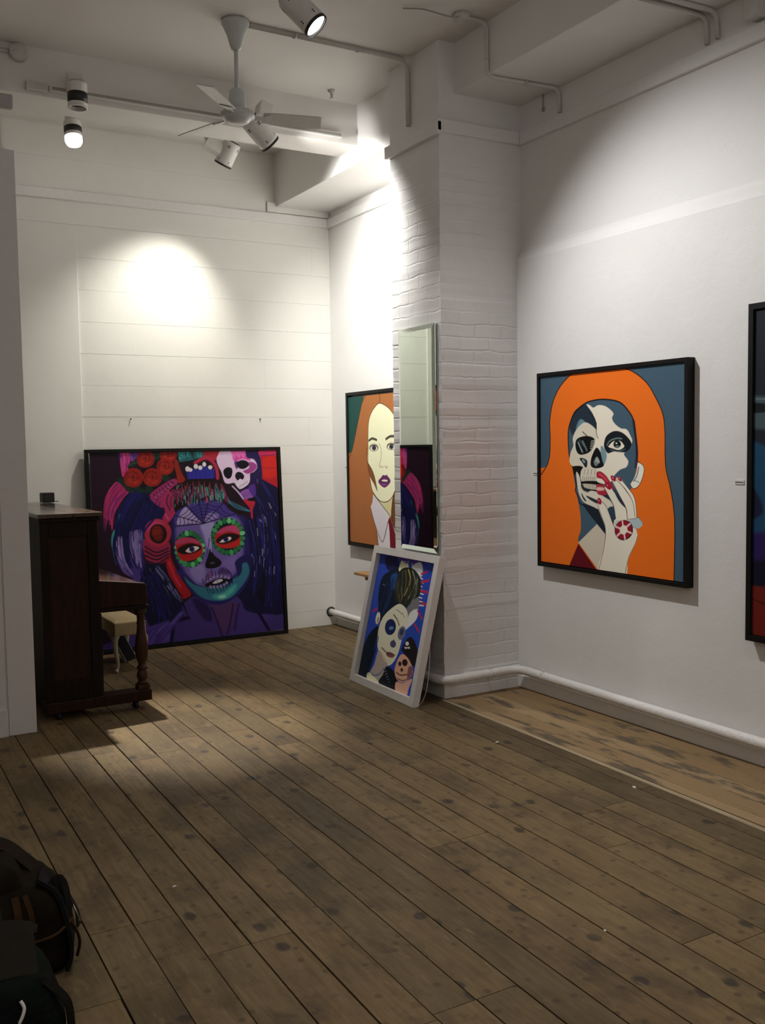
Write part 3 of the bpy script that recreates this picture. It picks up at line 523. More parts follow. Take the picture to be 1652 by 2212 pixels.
ART2=[
('p',(232,106,26),[(272,1015),(194,971),(134,916),(93,844),(75,756),(78,675),(73,579),(45,518),(-26,455),(-34,-26),(-37,-180),(-37,-187),(936,-56),(937,-50),(940,117),(941,232),(934,335),(913,432),(888,513),(881,577),(879,693),(865,775),(820,853),(767,922),(689,976),(616,1009),(454,1021)],0,1),
('s',(20,12,14),6.0,[(272,1015),(194,971),(134,916),(93,844),(75,756),(78,675),(73,579),(45,518),(-16,459)],0,1),
('s',(20,12,14),5.4,[(616,1006),(689,976),(767,922),(820,853),(865,775),(879,693),(881,577),(888,513),(913,432),(934,335),(941,232),(938,-16)],0,1),
('p',(62,86,102),[(221,685),(232,744),(271,802),(344,844),(417,858),(496,858),(589,840),(647,797),(683,747),(695,674),(705,607),(704,529),(667,419),(600,362),(541,303),(496,188),(302,128),(315,200),(309,285),(282,382),(264,460),(253,520),(227,579)],0,1),
('p',(32,46,58),[(356,839),(404,808),(428,765),(427,708),(371,733),(314,767),(280,733),(271,675),(242,699),(230,743),(273,812)],0,1),
('s',(32,46,58),16.0,[(682,744),(695,674),(705,593),(697,526)],10,1),
('s',(20,12,14),7.3,[(253,520),(227,579),(219,685),(232,744),(271,802),(344,844),(417,858),(496,858),(589,840),(647,797),(683,747),(695,674),(705,607),(707,553)],0,1),
('p',(98,128,142),[(271,675),(285,730),(314,765),(347,748),(318,712),(284,678)],6,1),
('p',(222,215,197),[(358,838),(380,835),(407,821),(443,832),(496,823),(547,789),(538,765),(554,739),(596,713),(637,706),(662,675),(673,644),(636,608),(620,584),(648,553),(635,523),(594,510),(551,478),(525,447),(465,477),(412,508),(377,578),(414,655),(428,693),(429,744),(398,796)],0,1),
('p',(206,199,181),[(255,671),(286,716),(347,749),(415,719),(432,690),(423,655),(400,610),(395,546),(421,514),(448,489),(430,470),(320,471),(302,513),(255,523),(230,546),(237,592),(259,631)],0,1),
('s',(20,12,14),3.8,[(429,744),(429,693),(441,664)],1,1),
('s',(20,12,14),3.8,[(380,797),(420,757),(429,706)],1,1),
('p',(12,12,16),[(274,638),(291,667),(351,679),(407,669),(416,642),(395,610),(366,591),(314,583),(285,598)],0,1),
('s',(125,145,145),8.9,[(295,647),(313,618),(327,597)],3,1),
('s',(96,112,112),10.1,[(328,653),(352,617),(359,604)],3,1),
('s',(70,90,96),5.1,[(304,660),(341,624)],2,1),
('s',(190,190,178),3.2,[(392,652),(414,654)],1,1),
('s',(190,190,178),3.2,[(390,643),(410,643)],1,1),
('s',(190,190,178),3.2,[(388,634),(407,633)],1,1),
('s',(190,190,178),3.2,[(386,625),(403,623)],1,1),
('s',(190,190,178),3.2,[(384,616),(399,613)],1,1),
('s',(20,12,14),4.7,[(328,701),(351,685),(365,676)],1,1),
('p',(12,12,16),[(428,619),(393,570),(389,527),(424,514),(474,523),(482,546),(459,595)],0,1),
('p',(150,160,158),[(433,573),(452,550),(444,539),(417,553)],5,1),
('p',(110,125,125),[(409,553),(440,536),(420,527)],5,1),
('p',(112,142,152),[(465,629),(496,600),(500,567),(481,536),(459,598)],6,1),
('s',(160,160,150),3.7,[(418,663),(406,624),(393,595)],5,1),
('p',(26,36,44),[(305,563),(332,566),(363,550),(354,514),(328,540)],0,1),
('p',(130,150,155),[(324,560),(340,557),(348,541),(332,545)],3,1),
('p',(18,24,30),[(483,641),(501,678),(554,700),(613,689),(665,647),(659,614),(620,595),(553,599),(510,591),(486,616)],3,1),
('s',(100,118,122),7.2,[(504,631),(524,652),(570,664),(604,661)],3,1),
('s',(70,90,100),5.1,[(527,609),(578,599),(628,611)],3,1),
('p',(222,215,197),[(510,626),(549,650),(595,652),(622,625),(587,607),(544,614)],0,1),
('p',(14,16,20),[(599,634),(595,625),(586,618),(573,616),(561,618),(551,625),(548,635),(552,645),(561,652),(574,654),(586,651),(595,644)],0,1),
('p',(96,112,118),[(590,623),(588,621),(583,619),(575,618),(567,619),(562,621),(560,624),(562,627),(568,628),(575,629),(583,628),(588,626)],3,1),
('p',(215,212,200),[(575,640),(574,638),(572,636),(568,636),(565,637),(563,638),(562,640),(563,642),(565,643),(569,643),(572,643),(574,642)],0,1),
('s',(14,18,24),5.1,[(506,623),(545,651),(595,653),(627,625)],1,1),
('s',(20,12,14),3.8,[(506,598),(512,589)],0,1),
('p',(12,10,12),[(257,522),(327,522),(327,486),(318,462),(283,489),(265,470),(257,494)],0,1),
('p',(206,199,181),[(327,513),(432,508),(436,473),(427,445),(322,445)],2,1),
('s',(24,22,24),2.7,[(331,471),(329,445)],2,1),
('s',(24,22,24),2.7,[(345,468),(343,446)],2,1),
('s',(24,22,24),2.7,[(359,472),(357,446)],2,1),
('s',(24,22,24),2.7,[(373,469),(371,446)],2,1),
('s',(24,22,24),2.7,[(387,472),(385,447)],2,1),
('s',(24,22,24),2.7,[(401,469),(399,447)],2,1),
('s',(24,22,24),2.7,[(414,473),(412,447)],2,1),
('s',(24,22,24),2.7,[(428,470),(426,448)],2,1),
('s',(70,70,68),2.7,[(344,507),(339,480)],5,1),
('s',(70,70,68),2.7,[(370,508),(365,481)],5,1),
('s',(70,70,68),2.7,[(395,508),(390,481)],5,1),
('s',(70,70,68),2.7,[(420,508),(415,481)],5,1),
('p',(12,10,12),[(317,444),(386,450),(481,447),(491,435),(431,430),(369,433),(322,435)],0,1),
('p',(200,192,174),[(326,433),(433,430),(431,406),(343,414)],2,1),
('s',(24,22,24),2.4,[(334,432),(333,414)],2,1),
('s',(24,22,24),2.4,[(348,432),(346,413)],2,1),
('s',(24,22,24),2.4,[(361,433),(359,412)],2,1),
('s',(24,22,24),2.4,[(374,433),(372,411)],2,1),
('s',(24,22,24),2.4,[(387,433),(385,410)],2,1),
('s',(24,22,24),2.4,[(400,434),(398,410)],2,1),
('s',(24,22,24),2.4,[(413,434),(411,409)],2,1),
('s',(24,22,24),2.4,[(426,434),(424,408)],2,1),
('p',(28,30,34),[(313,440),(326,432),(351,411),(431,405),(435,396),(385,397),(343,399),(317,416)],3,1),
('p',(210,203,186),[(280,492),(301,477),(313,444),(321,410),(345,395),(368,390),(389,400),(435,394),(468,379),(520,358),(545,327),(511,304),(438,309),(384,323),(333,341),(303,377),(291,413)],0,1),
('p',(36,48,58),[(321,386),(334,369),(357,344),(338,349),(321,373)],2,1),
('p',(34,48,58),[(353,374),(441,350),(438,335),(384,352)],1,1),
('s',(120,120,112),4.2,[(317,419),(334,399),(364,392)],5,1),
('p',(32,46,58),[(435,390),(496,389),(524,358),(468,379)],3,1),
('s',(20,12,14),6.6,[(253,519),(279,434),(274,397),(299,358),(309,331),(384,312),(444,303)],3,1),
('p',(166,26,50),[(430,492),(453,500),(483,488),(513,463),(550,414),(522,407),(493,433),(467,454),(434,468)],0,1),
('s',(210,90,100),6.6,[(449,485),(477,474),(501,454)],10,1),
('p',(222,215,197),[(430,464),(469,460),(491,436),(436,446)],1,1),
('p',(160,38,54),[(431,431),(483,429),(504,385),(439,384)],0,1),
('p',(226,176,170),[(433,418),(478,418),(482,406),(435,403)],10,1),
('p',(22,34,44),[(333,332),(438,307),(470,262),(492,210),(493,185),(433,233),(358,297)],0,1),
('p',(44,62,76),[(507,311),(547,324),(570,262),(546,243),(523,271)],0,1),
('p',(200,190,171),[(296,127),(433,232),(492,184),(478,86),(442,-2)],0,0),
('p',(92,11,24),[(296,121),(434,-6),(219,-13),(260,59)],0,0),
('s',(170,160,140),2.4,[(492,184),(478,86),(442,1)],2,1),
('p',(222,215,197),[(438,324),(462,274),(488,225),(494,175),(480,104),(441,-14),(625,-18),(647,76),(696,154),(710,191),(701,227),(705,276),(566,267),(548,235),(502,320),(468,349),(446,346)],0,1),
('p',(222,215,197),[(484,420),(516,415),(542,410),(617,338),(637,315),(642,269),(571,260),(550,329),(516,377)],0,1),
('p',(222,215,197),[(538,453),(568,463),(609,430),(678,359),(698,330),(701,275),(645,272),(631,327),(592,380)],0,1),
('p',(228,222,206),[(568,463),(593,470),(650,419),(689,372),(705,282),(685,281),(678,353),(626,418)],0,1),
('p',(44,56,74),[(551,416),(584,386),(627,332),(629,323),(592,349),(563,385)],0,1),
('s',(26,22,24),3.0,[(484,420),(516,377),(550,329),(564,267)],1,1),
('s',(26,22,24),3.2,[(542,410),(617,338),(637,315),(642,269)],1,1),
('s',(26,22,24),3.2,[(538,453),(592,380),(631,327),(642,278)],1,1),
('s',(26,22,24),3.2,[(568,460),(626,418),(678,356),(693,281)],1,1),
('s',(26,22,24),3.2,[(438,330),(467,271),(490,225),(494,175)],1,1),
('s',(26,22,24),3.2,[(468,347),(502,319),(548,235),(565,211)],1,1),
('s',(26,22,24),3.2,[(593,468),(654,416),(692,369),(705,282)],1,1),
('s',(120,115,104),4.2,[(710,191),(696,154),(651,77),(628,-5)],2,1),
('s',(120,112,100),3.8,[(494,175),(480,104),(445,-1)],2,1),
('p',(168,184,186),[(646,261),(694,275),(716,281),(745,253),(708,225),(671,240)],0,1),
('s',(20,12,14),2.4,[(641,268),(694,275),(716,282),(745,253)],1,1),
('s',(20,12,14),2.1,[(663,242),(689,230),(712,224)],1,1),
('p',(190,196,190),[(557,248),(582,262),(591,244),(565,224)],2,1),
('p',(28,14,18),[(679,210),(665,186),(639,169),(607,163),(578,172),(560,192),(558,218),(573,243),(600,260),(632,264),(660,256),(677,236)],0,1),
('p',(140,22,42),[(672,212),(660,189),(635,173),(606,168),(580,176),(564,194),(562,219),(575,242),(600,258),(629,262),(655,254),(671,235)],0,1),
('s',(226,190,186),9.6,[(644,209),(668,203)],1,0),
('s',(226,190,186),10.1,[(622,193),(627,171)],1,0),
('s',(226,190,186),10.1,[(596,199),(575,183)],1,0),
('s',(226,190,186),9.6,[(591,221),(566,227)],1,0),
('s',(226,190,186),10.1,[(613,238),(609,259)],1,0),
('s',(226,190,186),10.1,[(639,232),(660,247)],1,0),
('p',(222,215,197),[(643,214),(637,203),(626,195),(612,192),(600,196),(593,205),(592,217),(599,228),(610,236),(623,238),(635,234),(642,225)],0,1),
('p',(150,22,46),[(558,472),(563,465),(565,457),(561,452),(554,451),(545,454),(536,459),(530,467),(529,474),(532,479),(540,481),(549,478)],0,1),
('p',(220,150,155),[(546,471),(548,468),(549,466),(548,465),(547,465),(544,466),(542,468),(539,471),(539,473),(539,474),(541,474),(543,473)],2,1),
('p',(150,22,46),[(599,470),(603,464),(605,457),(602,453),(596,452),(589,455),(581,460),(576,466),(575,472),(578,476),(584,477),(591,475)],0,1),
('p',(220,150,155),[(589,470),(591,467),(592,465),(591,464),(590,464),(587,465),(585,467),(583,470),(582,472),(582,473),(584,473),(586,472)],2,1),
('p',(150,22,46),[(520,433),(528,425),(532,416),(529,411),(521,409),(510,412),(499,419),(491,428),(488,436),(490,442),(498,443),(509,440)],0,1),
('p',(220,150,155),[(508,431),(510,429),(512,427),(511,426),(510,426),(507,427),(504,429),(502,431),(501,433),(501,434),(503,434),(505,433)],2,1),
('p',(150,22,46),[(464,352),(466,344),(464,336),(458,332),(449,332),(441,337),(436,344),(434,353),(437,361),(443,365),(451,365),(459,360)],0,1),
('p',(220,150,155),[(449,353),(450,350),(450,348),(449,347),(447,347),(446,349),(444,351),(443,354),(443,356),(444,357),(446,357),(448,355)],2,1),
('p',(224,220,206),[(712,544),(750,526),(739,470),(715,433),(684,419),(663,438),(685,468),(704,505)],0,1),
('s',(20,12,14),3.6,[(707,553),(750,526),(741,473),(715,433),(683,419),(661,438)],1,1),
('s',(70,90,100),6.0,[(716,523),(704,481),(683,456)],5,1),
('s',(20,12,14),3.0,[(687,461),(719,450)],1,1),
]
ART3=[
('p',(160,98,50),[(275,1031),(210,967),(169,894),(127,802),(85,709),(42,627),(-21,550),(-48,-26),(462,-15),(1064,2),(1085,1018),(608,1024)],0,1),
('s',(34,24,20),5.4,[(274,1019),(210,967),(169,894),(127,802),(85,709),(42,627),(-21,550)],0,1),
('s',(34,24,20),5.4,[(438,1010),(436,941)],0,1),
('p',(236,226,190),[(436,941),(369,917),(313,871),(282,811),(273,706),(275,645),(263,583),(273,515),(295,429),(327,356),(375,321),(423,300),(483,295),(553,316),(606,360),(671,450),(709,614),(701,730),(658,818),(603,866),(535,910)],0,1),
('s',(34,24,20),4.8,[(268,552),(273,706),(282,811),(313,871),(369,917),(436,941),(535,910),(603,866),(658,818),(701,730)],0,1),
('p',(206,196,146),[(399,304),(482,292),(553,313),(589,341),(556,209),(533,207)],0,1),
('p',(206,200,206),[(329,341),(411,292),(545,208),(520,177),(451,32),(392,77),(334,165),(291,253),(319,288)],0,0),
('p',(208,203,208),[(369,100),(451,32),(520,158),(698,205),(802,-21),(389,-15),(382,64)],0,0),
('p',(108,14,30),[(539,202),(572,162),(616,81),(625,-7),(542,-9),(536,105),(524,171)],0,0),
('s',(34,24,20),5.4,[(327,356),(375,321),(423,300),(483,295),(553,316),(624,378)],1,1),
('s',(34,24,20),5.4,[(271,521),(295,429),(327,356),(423,286),(545,208),(583,150),(628,88)],1,1),
('s',(34,24,20),5.7,[(291,253),(334,165),(392,77),(451,34),(520,170)],1,1),
('s',(34,24,20),5.7,[(368,94),(390,3)],1,1),
('p',(104,64,34),[(583,335),(624,378),(656,320),(673,85),(617,117),(562,197)],0,1),
('s',(34,24,20),3.6,[(589,335),(562,209),(622,94)],0,1),
('p',(122,74,40),[(259,552),(290,534),(332,491),(361,437),(386,363),(347,406),(305,442),(270,490)],0,1),
('s',(34,24,20),3.8,[(247,651),(259,552),(308,516),(355,455),(386,363)],1,1),
('s',(66,58,50),16.5,[(286,699),(329,712),(385,702)],4,1),
('s',(66,58,50),16.8,[(509,706),(565,723),(633,720)],4,1),
('p',(60,56,52),[(407,650),(399,638),(378,630),(348,627),(319,630),(297,638),(290,650),(298,662),(320,670),(350,673),(379,670),(400,661)],3,1),
('p',(232,226,205),[(397,647),(391,639),(373,633),(348,631),(324,633),(306,639),(300,648),(306,656),(325,662),(349,664),(374,661),(391,655)],0,1),
('p',(56,58,62),[(381,649),(376,641),(366,635),(351,633),(336,636),(326,641),(322,649),(326,657),(337,663),(352,665),(366,663),(377,657)],0,1),
('p',(14,14,16),[(365,649),(363,646),(358,643),(351,642),(344,643),(340,646),(338,649),(340,653),(345,656),(352,657),(358,656),(363,653)],0,1),
('s',(30,28,28),4.4,[(290,645),(325,666),(374,667),(405,646)],1,1),
('s',(120,110,90),2.4,[(294,666),(350,679),(404,668)],1,1),
('p',(60,56,52),[(627,656),(619,645),(599,637),(572,634),(544,637),(524,645),(517,657),(524,668),(545,676),(573,679),(600,676),(620,667)],3,1),
('p',(232,226,205),[(618,654),(612,646),(595,640),(572,638),(549,640),(532,646),(526,654),(532,662),(549,668),(573,670),(595,668),(612,662)],0,1),
('p',(56,58,62),[(602,656),(598,648),(588,642),(574,640),(560,642),(550,648),(547,656),(551,664),(561,669),(575,671),(589,669),(599,663)],0,1),
('p',(14,14,16),[(587,656),(585,652),(581,650),(574,649),(568,650),(563,652),(562,656),(564,659),(568,662),(575,663),(581,662),(586,659)],0,1),
('s',(30,28,28),4.2,[(516,651),(550,672),(596,673),(625,652)],1,1),
('s',(120,110,90),2.4,[(520,672),(573,685),(624,674)],1,1),
('s',(60,52,42),3.6,[(417,680),(443,638),(441,584),(421,538),(430,516)],1,1),
('s',(60,52,42),4.2,[(436,529),(466,522)],1,1),
('s',(60,52,42),4.2,[(489,531),(513,518),(522,533)],1,1),
('p',(98,38,94),[(400,429),(440,457),(464,472),(490,469),(511,473),(559,433),(491,391),(436,401)],0,1),
('p',(40,14,40),[(421,429),(463,445),(522,444),(539,432),(475,426)],2,1),
('p',(226,218,196),[(441,434),(475,443),(520,439),(516,431),(475,430)],0,1),
('s',(160,90,150),5.4,[(450,409),(498,409)],4,1),
]
ART4=[
('p',(34,58,146),[(375,1043),(1029,1038),(976,-39),(637,-19)],40,0),
('p',(58,48,130),[(283,1026),(808,1032),(740,974),(359,966)],20,1),
('p',(16,24,64),[(97,979),(296,994),(377,924),(244,880),(160,895)],8,1),
('p',(30,60,140),[(727,555),(1009,589),(1047,333),(959,219),(748,392)],30,1),
('p',(13,22,38),[(94,689),(115,819),(244,880),(391,919),(416,775),(408,678),(520,647),(337,551),(252,465),(165,531)],3,1),
('p',(26,60,110),[(263,837),(375,869),(377,750),(309,732)],10,1),
('s',(90,110,150),5.9,[(141,760),(195,756)],2,1),
('p',(11,22,34),[(212,427),(207,263),(198,109),(185,-7),(-46,-8),(-5,199),(65,342)],4,1),
('p',(200,192,150),[(390,892),(405,975),(473,958),(534,958),(532,904)],3,1),
('p',(170,175,185),[(601,942),(710,991),(782,957),(788,884),(648,914)],5,1),
('s',(214,206,170),6.7,[(397,923),(405,975)],2,1),
('s',(214,206,170),6.9,[(410,933),(423,966)],2,1),
('s',(214,206,170),7.0,[(423,943),(441,958)],2,1),
('s',(214,206,170),6.7,[(447,927),(460,950)],2,1),
('s',(214,206,170),6.7,[(460,937),(462,979)],2,1),
('s',(214,206,170),6.9,[(473,947),(480,971)],2,1),
('s',(214,206,170),6.7,[(497,931),(498,963)],2,1),
('s',(214,206,170),6.7,[(510,941),(516,954)],2,1),
('s',(214,206,170),6.9,[(523,951),(518,983)],2,1),
('s',(190,196,205),5.4,[(632,923),(590,968)],2,1),
('s',(190,196,205),5.4,[(646,924),(613,959)],2,1),
('s',(190,196,205),5.5,[(660,926),(635,950)],2,1),
('s',(190,196,205),5.6,[(673,927),(645,972)],2,1),
('s',(190,196,205),5.5,[(687,928),(668,963)],2,1),
('s',(190,196,205),5.6,[(700,929),(690,954)],2,1),
('s',(190,196,205),5.4,[(714,930),(700,976)],2,1),
('s',(190,196,205),5.4,[(727,931),(722,968)],2,1),
('s',(190,196,205),5.4,[(741,932),(744,959)],2,1),
('s',(190,196,205),5.4,[(754,933),(754,981)],2,1),
('s',(204,196,158),9.0,[(731,911),(795,895)],3,1),
('s',(204,196,158),8.6,[(744,880),(818,868)],3,1),
('s',(204,196,158),8.6,[(756,850),(840,841)],3,1),
('s',(204,196,158),8.7,[(768,820),(830,811)],3,1),
('s',(204,196,158),8.6,[(781,790),(852,784)],3,1),
('s',(204,196,158),8.6,[(793,760),(874,758)],3,1),
('s',(204,196,158),8.7,[(805,730),(863,728)],3,1),
('s',(204,196,158),8.4,[(818,700),(886,701)],3,1),
('s',(204,196,158),8.6,[(830,671),(908,675)],3,1),
('p',(29,33,28),[(387,697),(377,837),(442,916),(616,933),(759,882),(810,813),(805,730),(698,651),(579,624),(445,649)],3,1),
('s',(150,130,64),13.1,[(551,916),(620,837),(564,715)],7,1),
('s',(110,116,96),13.4,[(625,912),(708,825),(641,702)],7,1),
('s',(60,66,56),13.4,[(462,898),(487,782),(475,695)],7,1),
('s',(130,134,120),12.9,[(730,858),(756,766),(699,677)],7,1),
('s',(84,80,50),13.4,[(507,907),(557,800),(530,680)],7,1),
('p',(96,96,100),[(648,629),(794,729),(838,651),(771,560),(704,552)],12,1),
('p',(196,190,200),[(710,595),(831,640),(837,568),(731,488),(670,464)],8,1),
('p',(203,193,162),[(480,637),(599,632),(674,590),(686,540),(670,464),(658,379),(637,272),(576,187),(486,156),(371,187),(280,251),(229,331),(227,440),(293,535)],3,1),
('p',(172,160,136),[(280,251),(376,233),(508,163),(371,187)],10,1),
('p',(146,136,128),[(260,124),(295,243),(424,182),(501,151),(473,15),(193,5)],5,1),
('p',(190,180,150),[(185,52),(313,30),(429,2),(183,-2)],8,1),
('p',(215,190,165),[(212,489),(207,464),(193,446),(173,438),(152,444),(137,461),(131,486),(136,511),(150,530),(170,537),(191,531),(206,514)],3,1),
('p',(140,110,100),[(196,473),(194,459),(188,449),(179,445),(170,448),(164,458),(161,471),(163,485),(169,495),(178,499),(187,496),(194,486)],4,1),
('p',(24,34,74),[(521,455),(511,423),(479,398),(432,386),(382,391),(344,411),(328,442),(337,475),(371,500),(419,512),(467,506),(505,485)],2,1),
('p',(80,110,150),[(480,455),(482,448),(474,440),(457,433),(436,429),(417,428),(405,432),(403,439),(411,447),(428,454),(448,458),(467,458)],4,1),
('p',(86,92,114),[(699,432),(687,405),(661,385),(629,377),(599,383),(579,402),(574,429),(586,457),(612,477),(644,485),(674,478),(694,459)],3,1),
('p',(40,48,72),[(665,439),(659,426),(646,416),(630,412),(614,415),(603,425),(601,438),(607,452),(620,462),(637,466),(653,462),(663,453)],4,1),
('s',(36,30,30),9.8,[(443,550),(521,519),(571,481)],2,1),
('s',(110,98,84),6.6,[(469,593),(534,585)],2,1),
('s',(110,98,84),6.5,[(526,587),(585,569)],2,1),
('s',(110,98,84),6.5,[(582,581),(634,554)],2,1),
('p',(60,64,92),[(575,336),(574,322),(560,309),(536,302),(509,302),(486,309),(473,322),(474,336),(489,349),(513,356),(540,356),(563,349)],3,1),
('s',(60,64,92),10.9,[(506,348),(532,362)],2,1),
('s',(60,44,44),7.9,[(338,273),(458,247),(592,253)],1,1),
('p',(112,66,64),[(585,242),(571,232),(541,224),(503,221),(466,224),(441,232),(435,243),(449,253),(480,261),(518,263),(554,260),(578,253)],3,1),
('s',(50,26,30),5.5,[(447,244),(568,251)],1,1),
('s',(60,44,44),4.4,[(357,275),(351,255)],1,1),
('s',(60,44,44),4.4,[(387,271),(381,250)],1,1),
('s',(60,44,44),4.4,[(417,267),(412,245)],1,1),
('s',(60,44,44),4.4,[(446,263),(442,240)],1,1),
('s',(60,44,44),4.4,[(476,259),(471,235)],1,1),
('p',(16,20,28),[(468,141),(565,146),(708,96),(727,-4),(403,3),(447,74)],4,1),
('s',(96,110,135),6.4,[(429,113),(472,131)],3,1),
('s',(96,110,135),6.5,[(459,99),(495,113)],3,1),
('s',(96,110,135),6.6,[(487,85),(517,96)],3,1),
('s',(96,110,135),6.4,[(516,70),(540,79)],3,1),
('s',(96,110,135),6.4,[(545,56),(562,61)],3,1),
('s',(96,110,135),6.4,[(573,42),(585,44)],3,1),
('s',(70,90,140),9.9,[(188,74),(282,41),(395,76),(437,125)],2,1),
('p',(24,21,25),[(684,320),(762,414),(863,407),(991,294),(961,224),(859,239),(732,291)],2,1),
('p',(200,195,180),[(787,371),(787,364),(778,357),(765,353),(749,353),(737,356),(730,363),(730,371),(739,378),(752,382),(768,382),(780,378)],2,1),
('s',(200,195,180),6.5,[(725,335),(817,340)],1,1),
('s',(200,195,180),6.4,[(740,326),(808,349)],1,1),
('p',(178,138,116),[(686,271),(799,270),(912,211),(925,148),(820,82),(699,82),(630,154)],3,1),
('p',(30,22,26),[(823,232),(822,218),(810,207),(789,200),(766,200),(746,206),(734,218),(735,232),(747,243),(768,250),(792,250),(811,243)],3,1),
('p',(44,30,34),[(727,208),(727,198),(720,190),(708,186),(693,186),(681,191),(673,199),(673,209),(680,217),(693,221),(707,221),(720,216)],3,1),
('p',(60,36,36),[(772,168),(772,161),(766,155),(756,151),(744,151),(734,155),(728,161),(728,169),(734,175),(744,178),(756,178),(766,175)],3,1),
('s',(50,30,30),8.4,[(669,131),(755,125),(872,154)],2,1),
('s',(50,30,30),6.3,[(699,90),(805,92),(884,126)],2,1),
('p',(110,70,70),[(852,202),(912,211),(923,152),(866,112)],10,1),
('p',(184,142,122),[(693,63),(812,75),(939,130),(915,50),(894,-9),(716,-5)],4,1),
('s',(156,32,54),17.2,[(780,904),(867,933)],4,1),
('s',(156,32,54),17.4,[(805,842),(915,869)],4,1),
('s',(156,32,54),17.2,[(819,781),(933,779)],4,1),
('s',(156,32,54),16.7,[(866,693),(951,689)],4,1),
('s',(156,32,54),16.7,[(831,629),(924,579)],4,1),
('s',(156,32,54),16.7,[(821,525),(916,478)],4,1),
('s',(156,32,54),18.1,[(60,529),(126,559)],4,1),
('h',[(369,825),(381,740),(497,644)],[(751,891),(774,779),(685,655)],60,[(28,34,26),(44,48,38),(20,22,20),(90,92,74),(66,60,36)],5.7,3,3,0.3,0.8),
('h',[(137,771),(134,660),(165,531)],[(360,846),(351,693),(263,488)],50,[(10,18,34),(18,36,66),(12,24,44),(26,54,96)],7.0,4,4,0.3,0.8),
('h',[(184,401),(112,238),(21,26)],[(249,344),(229,157),(178,8)],40,[(10,18,28),(16,30,44),(8,14,22)],6.8,4,5,0.3,0.8),
]
ART5=[
('p',(60,76,82),[(-94,737),(75,733),(180,708),(182,637),(-93,654)],14,1),
('p',(14,18,22),[(-94,722),(45,715),(91,694),(-16,687),(-94,695)],3,1),
('s',(100,115,120),3.2,[(6,731),(78,727)],2,1),
('p',(24,62,90),[(-91,601),(40,586),(125,529),(189,346),(-85,324)],14,1),
('p',(20,24,44),[(-88,470),(-11,471),(37,379),(-86,350)],14,1),
('p',(38,22,74),[(-84,297),(189,331),(192,213),(-83,214)],18,1),
('p',(14,12,30),[(-83,214),(191,244),(193,162),(-81,156)],18,1),
('p',(96,26,20),[(-81,130),(88,158),(295,196),(300,-6),(-77,-28)],10,1),
('s',(50,12,10),4.3,[(-3,112),(150,78),(299,55)],3,1),
]
G1, G2, G3, G4, G5 = 1.6, 1.28, 1.25, 2.05, 1.3

# ------------------------------------------------------------------ room measures (metres)
H_EYE = 1.65
XP, XR, XRL, XB = 3.483, 4.125, 4.089, 3.602      # pillar face, right wall (above / below the ledge), long beam face
YP0, YP1, YB = 5.279, 5.883, 8.076                # pillar front / back, back wall
YF, YK = 6.555, 6.867                             # cross beam front / back
ZC, ZRC = 4.167, 4.201                            # ceiling, recess ceiling
ZB, ZB2, ZT = 3.857, 3.750, 3.872                 # beam soffits
XL, Y0 = -2.6, -3.6                               # left wall, wall behind the photographer
YPART = 5.948

# ------------------------------------------------------------------ materials
def new_mat(name):
    m = bpy.data.materials.new(name); m.use_nodes = True
    nt = m.node_tree
    return m, nt, nt.nodes['Principled BSDF']

def lin(c):
    c = c/255.0
    return c/12.92 if c <= .04045 else ((c+.055)/1.055)**2.4

def rgb(r, g, b): return (lin(r), lin(g), lin(b), 1)

def plain(name, col, rough=.6, metal=0., noise=.0, scale=30., bump=0., bscale=60., spec=None):
    m, nt, p = new_mat(name)
    p.inputs['Roughness'].default_value = rough; p.inputs['Metallic'].default_value = metal
    if spec is not None: p.inputs['Specular IOR Level'].default_value = spec
    tc = nt.nodes.new('ShaderNodeTexCoord')
    if noise:
        n = nt.nodes.new('ShaderNodeTexNoise'); n.inputs['Scale'].default_value = scale; n.inputs['Detail'].default_value = 5
        nt.links.new(tc.outputs['Object'], n.inputs['Vector'])
        mr = nt.nodes.new('ShaderNodeMapRange'); mr.inputs['From Min'].default_value = .3; mr.inputs['From Max'].default_value = .7
        mr.inputs['To Min'].default_value = 1-noise; mr.inputs['To Max'].default_value = 1+noise
        nt.links.new(n.outputs['Fac'], mr.inputs['Value'])
        mx = nt.nodes.new('ShaderNodeVectorMath'); mx.operation = 'SCALE'
        mx.inputs[0].default_value = col[:3]; nt.links.new(mr.outputs['Result'], mx.inputs['Scale'])
        nt.links.new(mx.outputs['Vector'], p.inputs['Base Color'])
    else:
        p.inputs['Base Color'].default_value = col
    if bump:
        n2 = nt.nodes.new('ShaderNodeTexNoise'); n2.inputs['Scale'].default_value = bscale; n2.inputs['Detail'].default_value = 4
        nt.links.new(tc.outputs['Object'], n2.inputs['Vector'])
        b = nt.nodes.new('ShaderNodeBump'); b.inputs['Strength'].default_value = bump; b.inputs['Distance'].default_value = .01
        nt.links.new(n2.outputs['Fac'], b.inputs['Height']); nt.links.new(b.outputs['Normal'], p.inputs['Normal'])
    return m

def emit(name, col, strength):
    m, nt, p = new_mat(name)
    p.inputs['Base Color'].default_value = (.8, .8, .8, 1)
    p.inputs['Emission Color'].default_value = col; p.inputs['Emission Strength'].default_value = strength
    return m

def mth(nt, op, a, b=None, c=None):
    n = nt.nodes.new('ShaderNodeMath'); n.operation = op
    for i, v in enumerate((a, b, c)):
        if v is None: continue
        if isinstance(v, (int, float)): n.inputs[i].default_value = v
        else: nt.links.new(v, n.inputs[i])
    return n.outputs[0]

def mixc(nt, fac, a, b):
    n = nt.nodes.new('ShaderNodeMix'); n.data_type = 'RGBA'
    for s, v in ((0, fac), (6, a), (7, b)):
        if isinstance(v, (int, float, tuple)): n.inputs[s].default_value = v
        else: nt.links.new(v, n.inputs[s])
    return n.outputs[2]

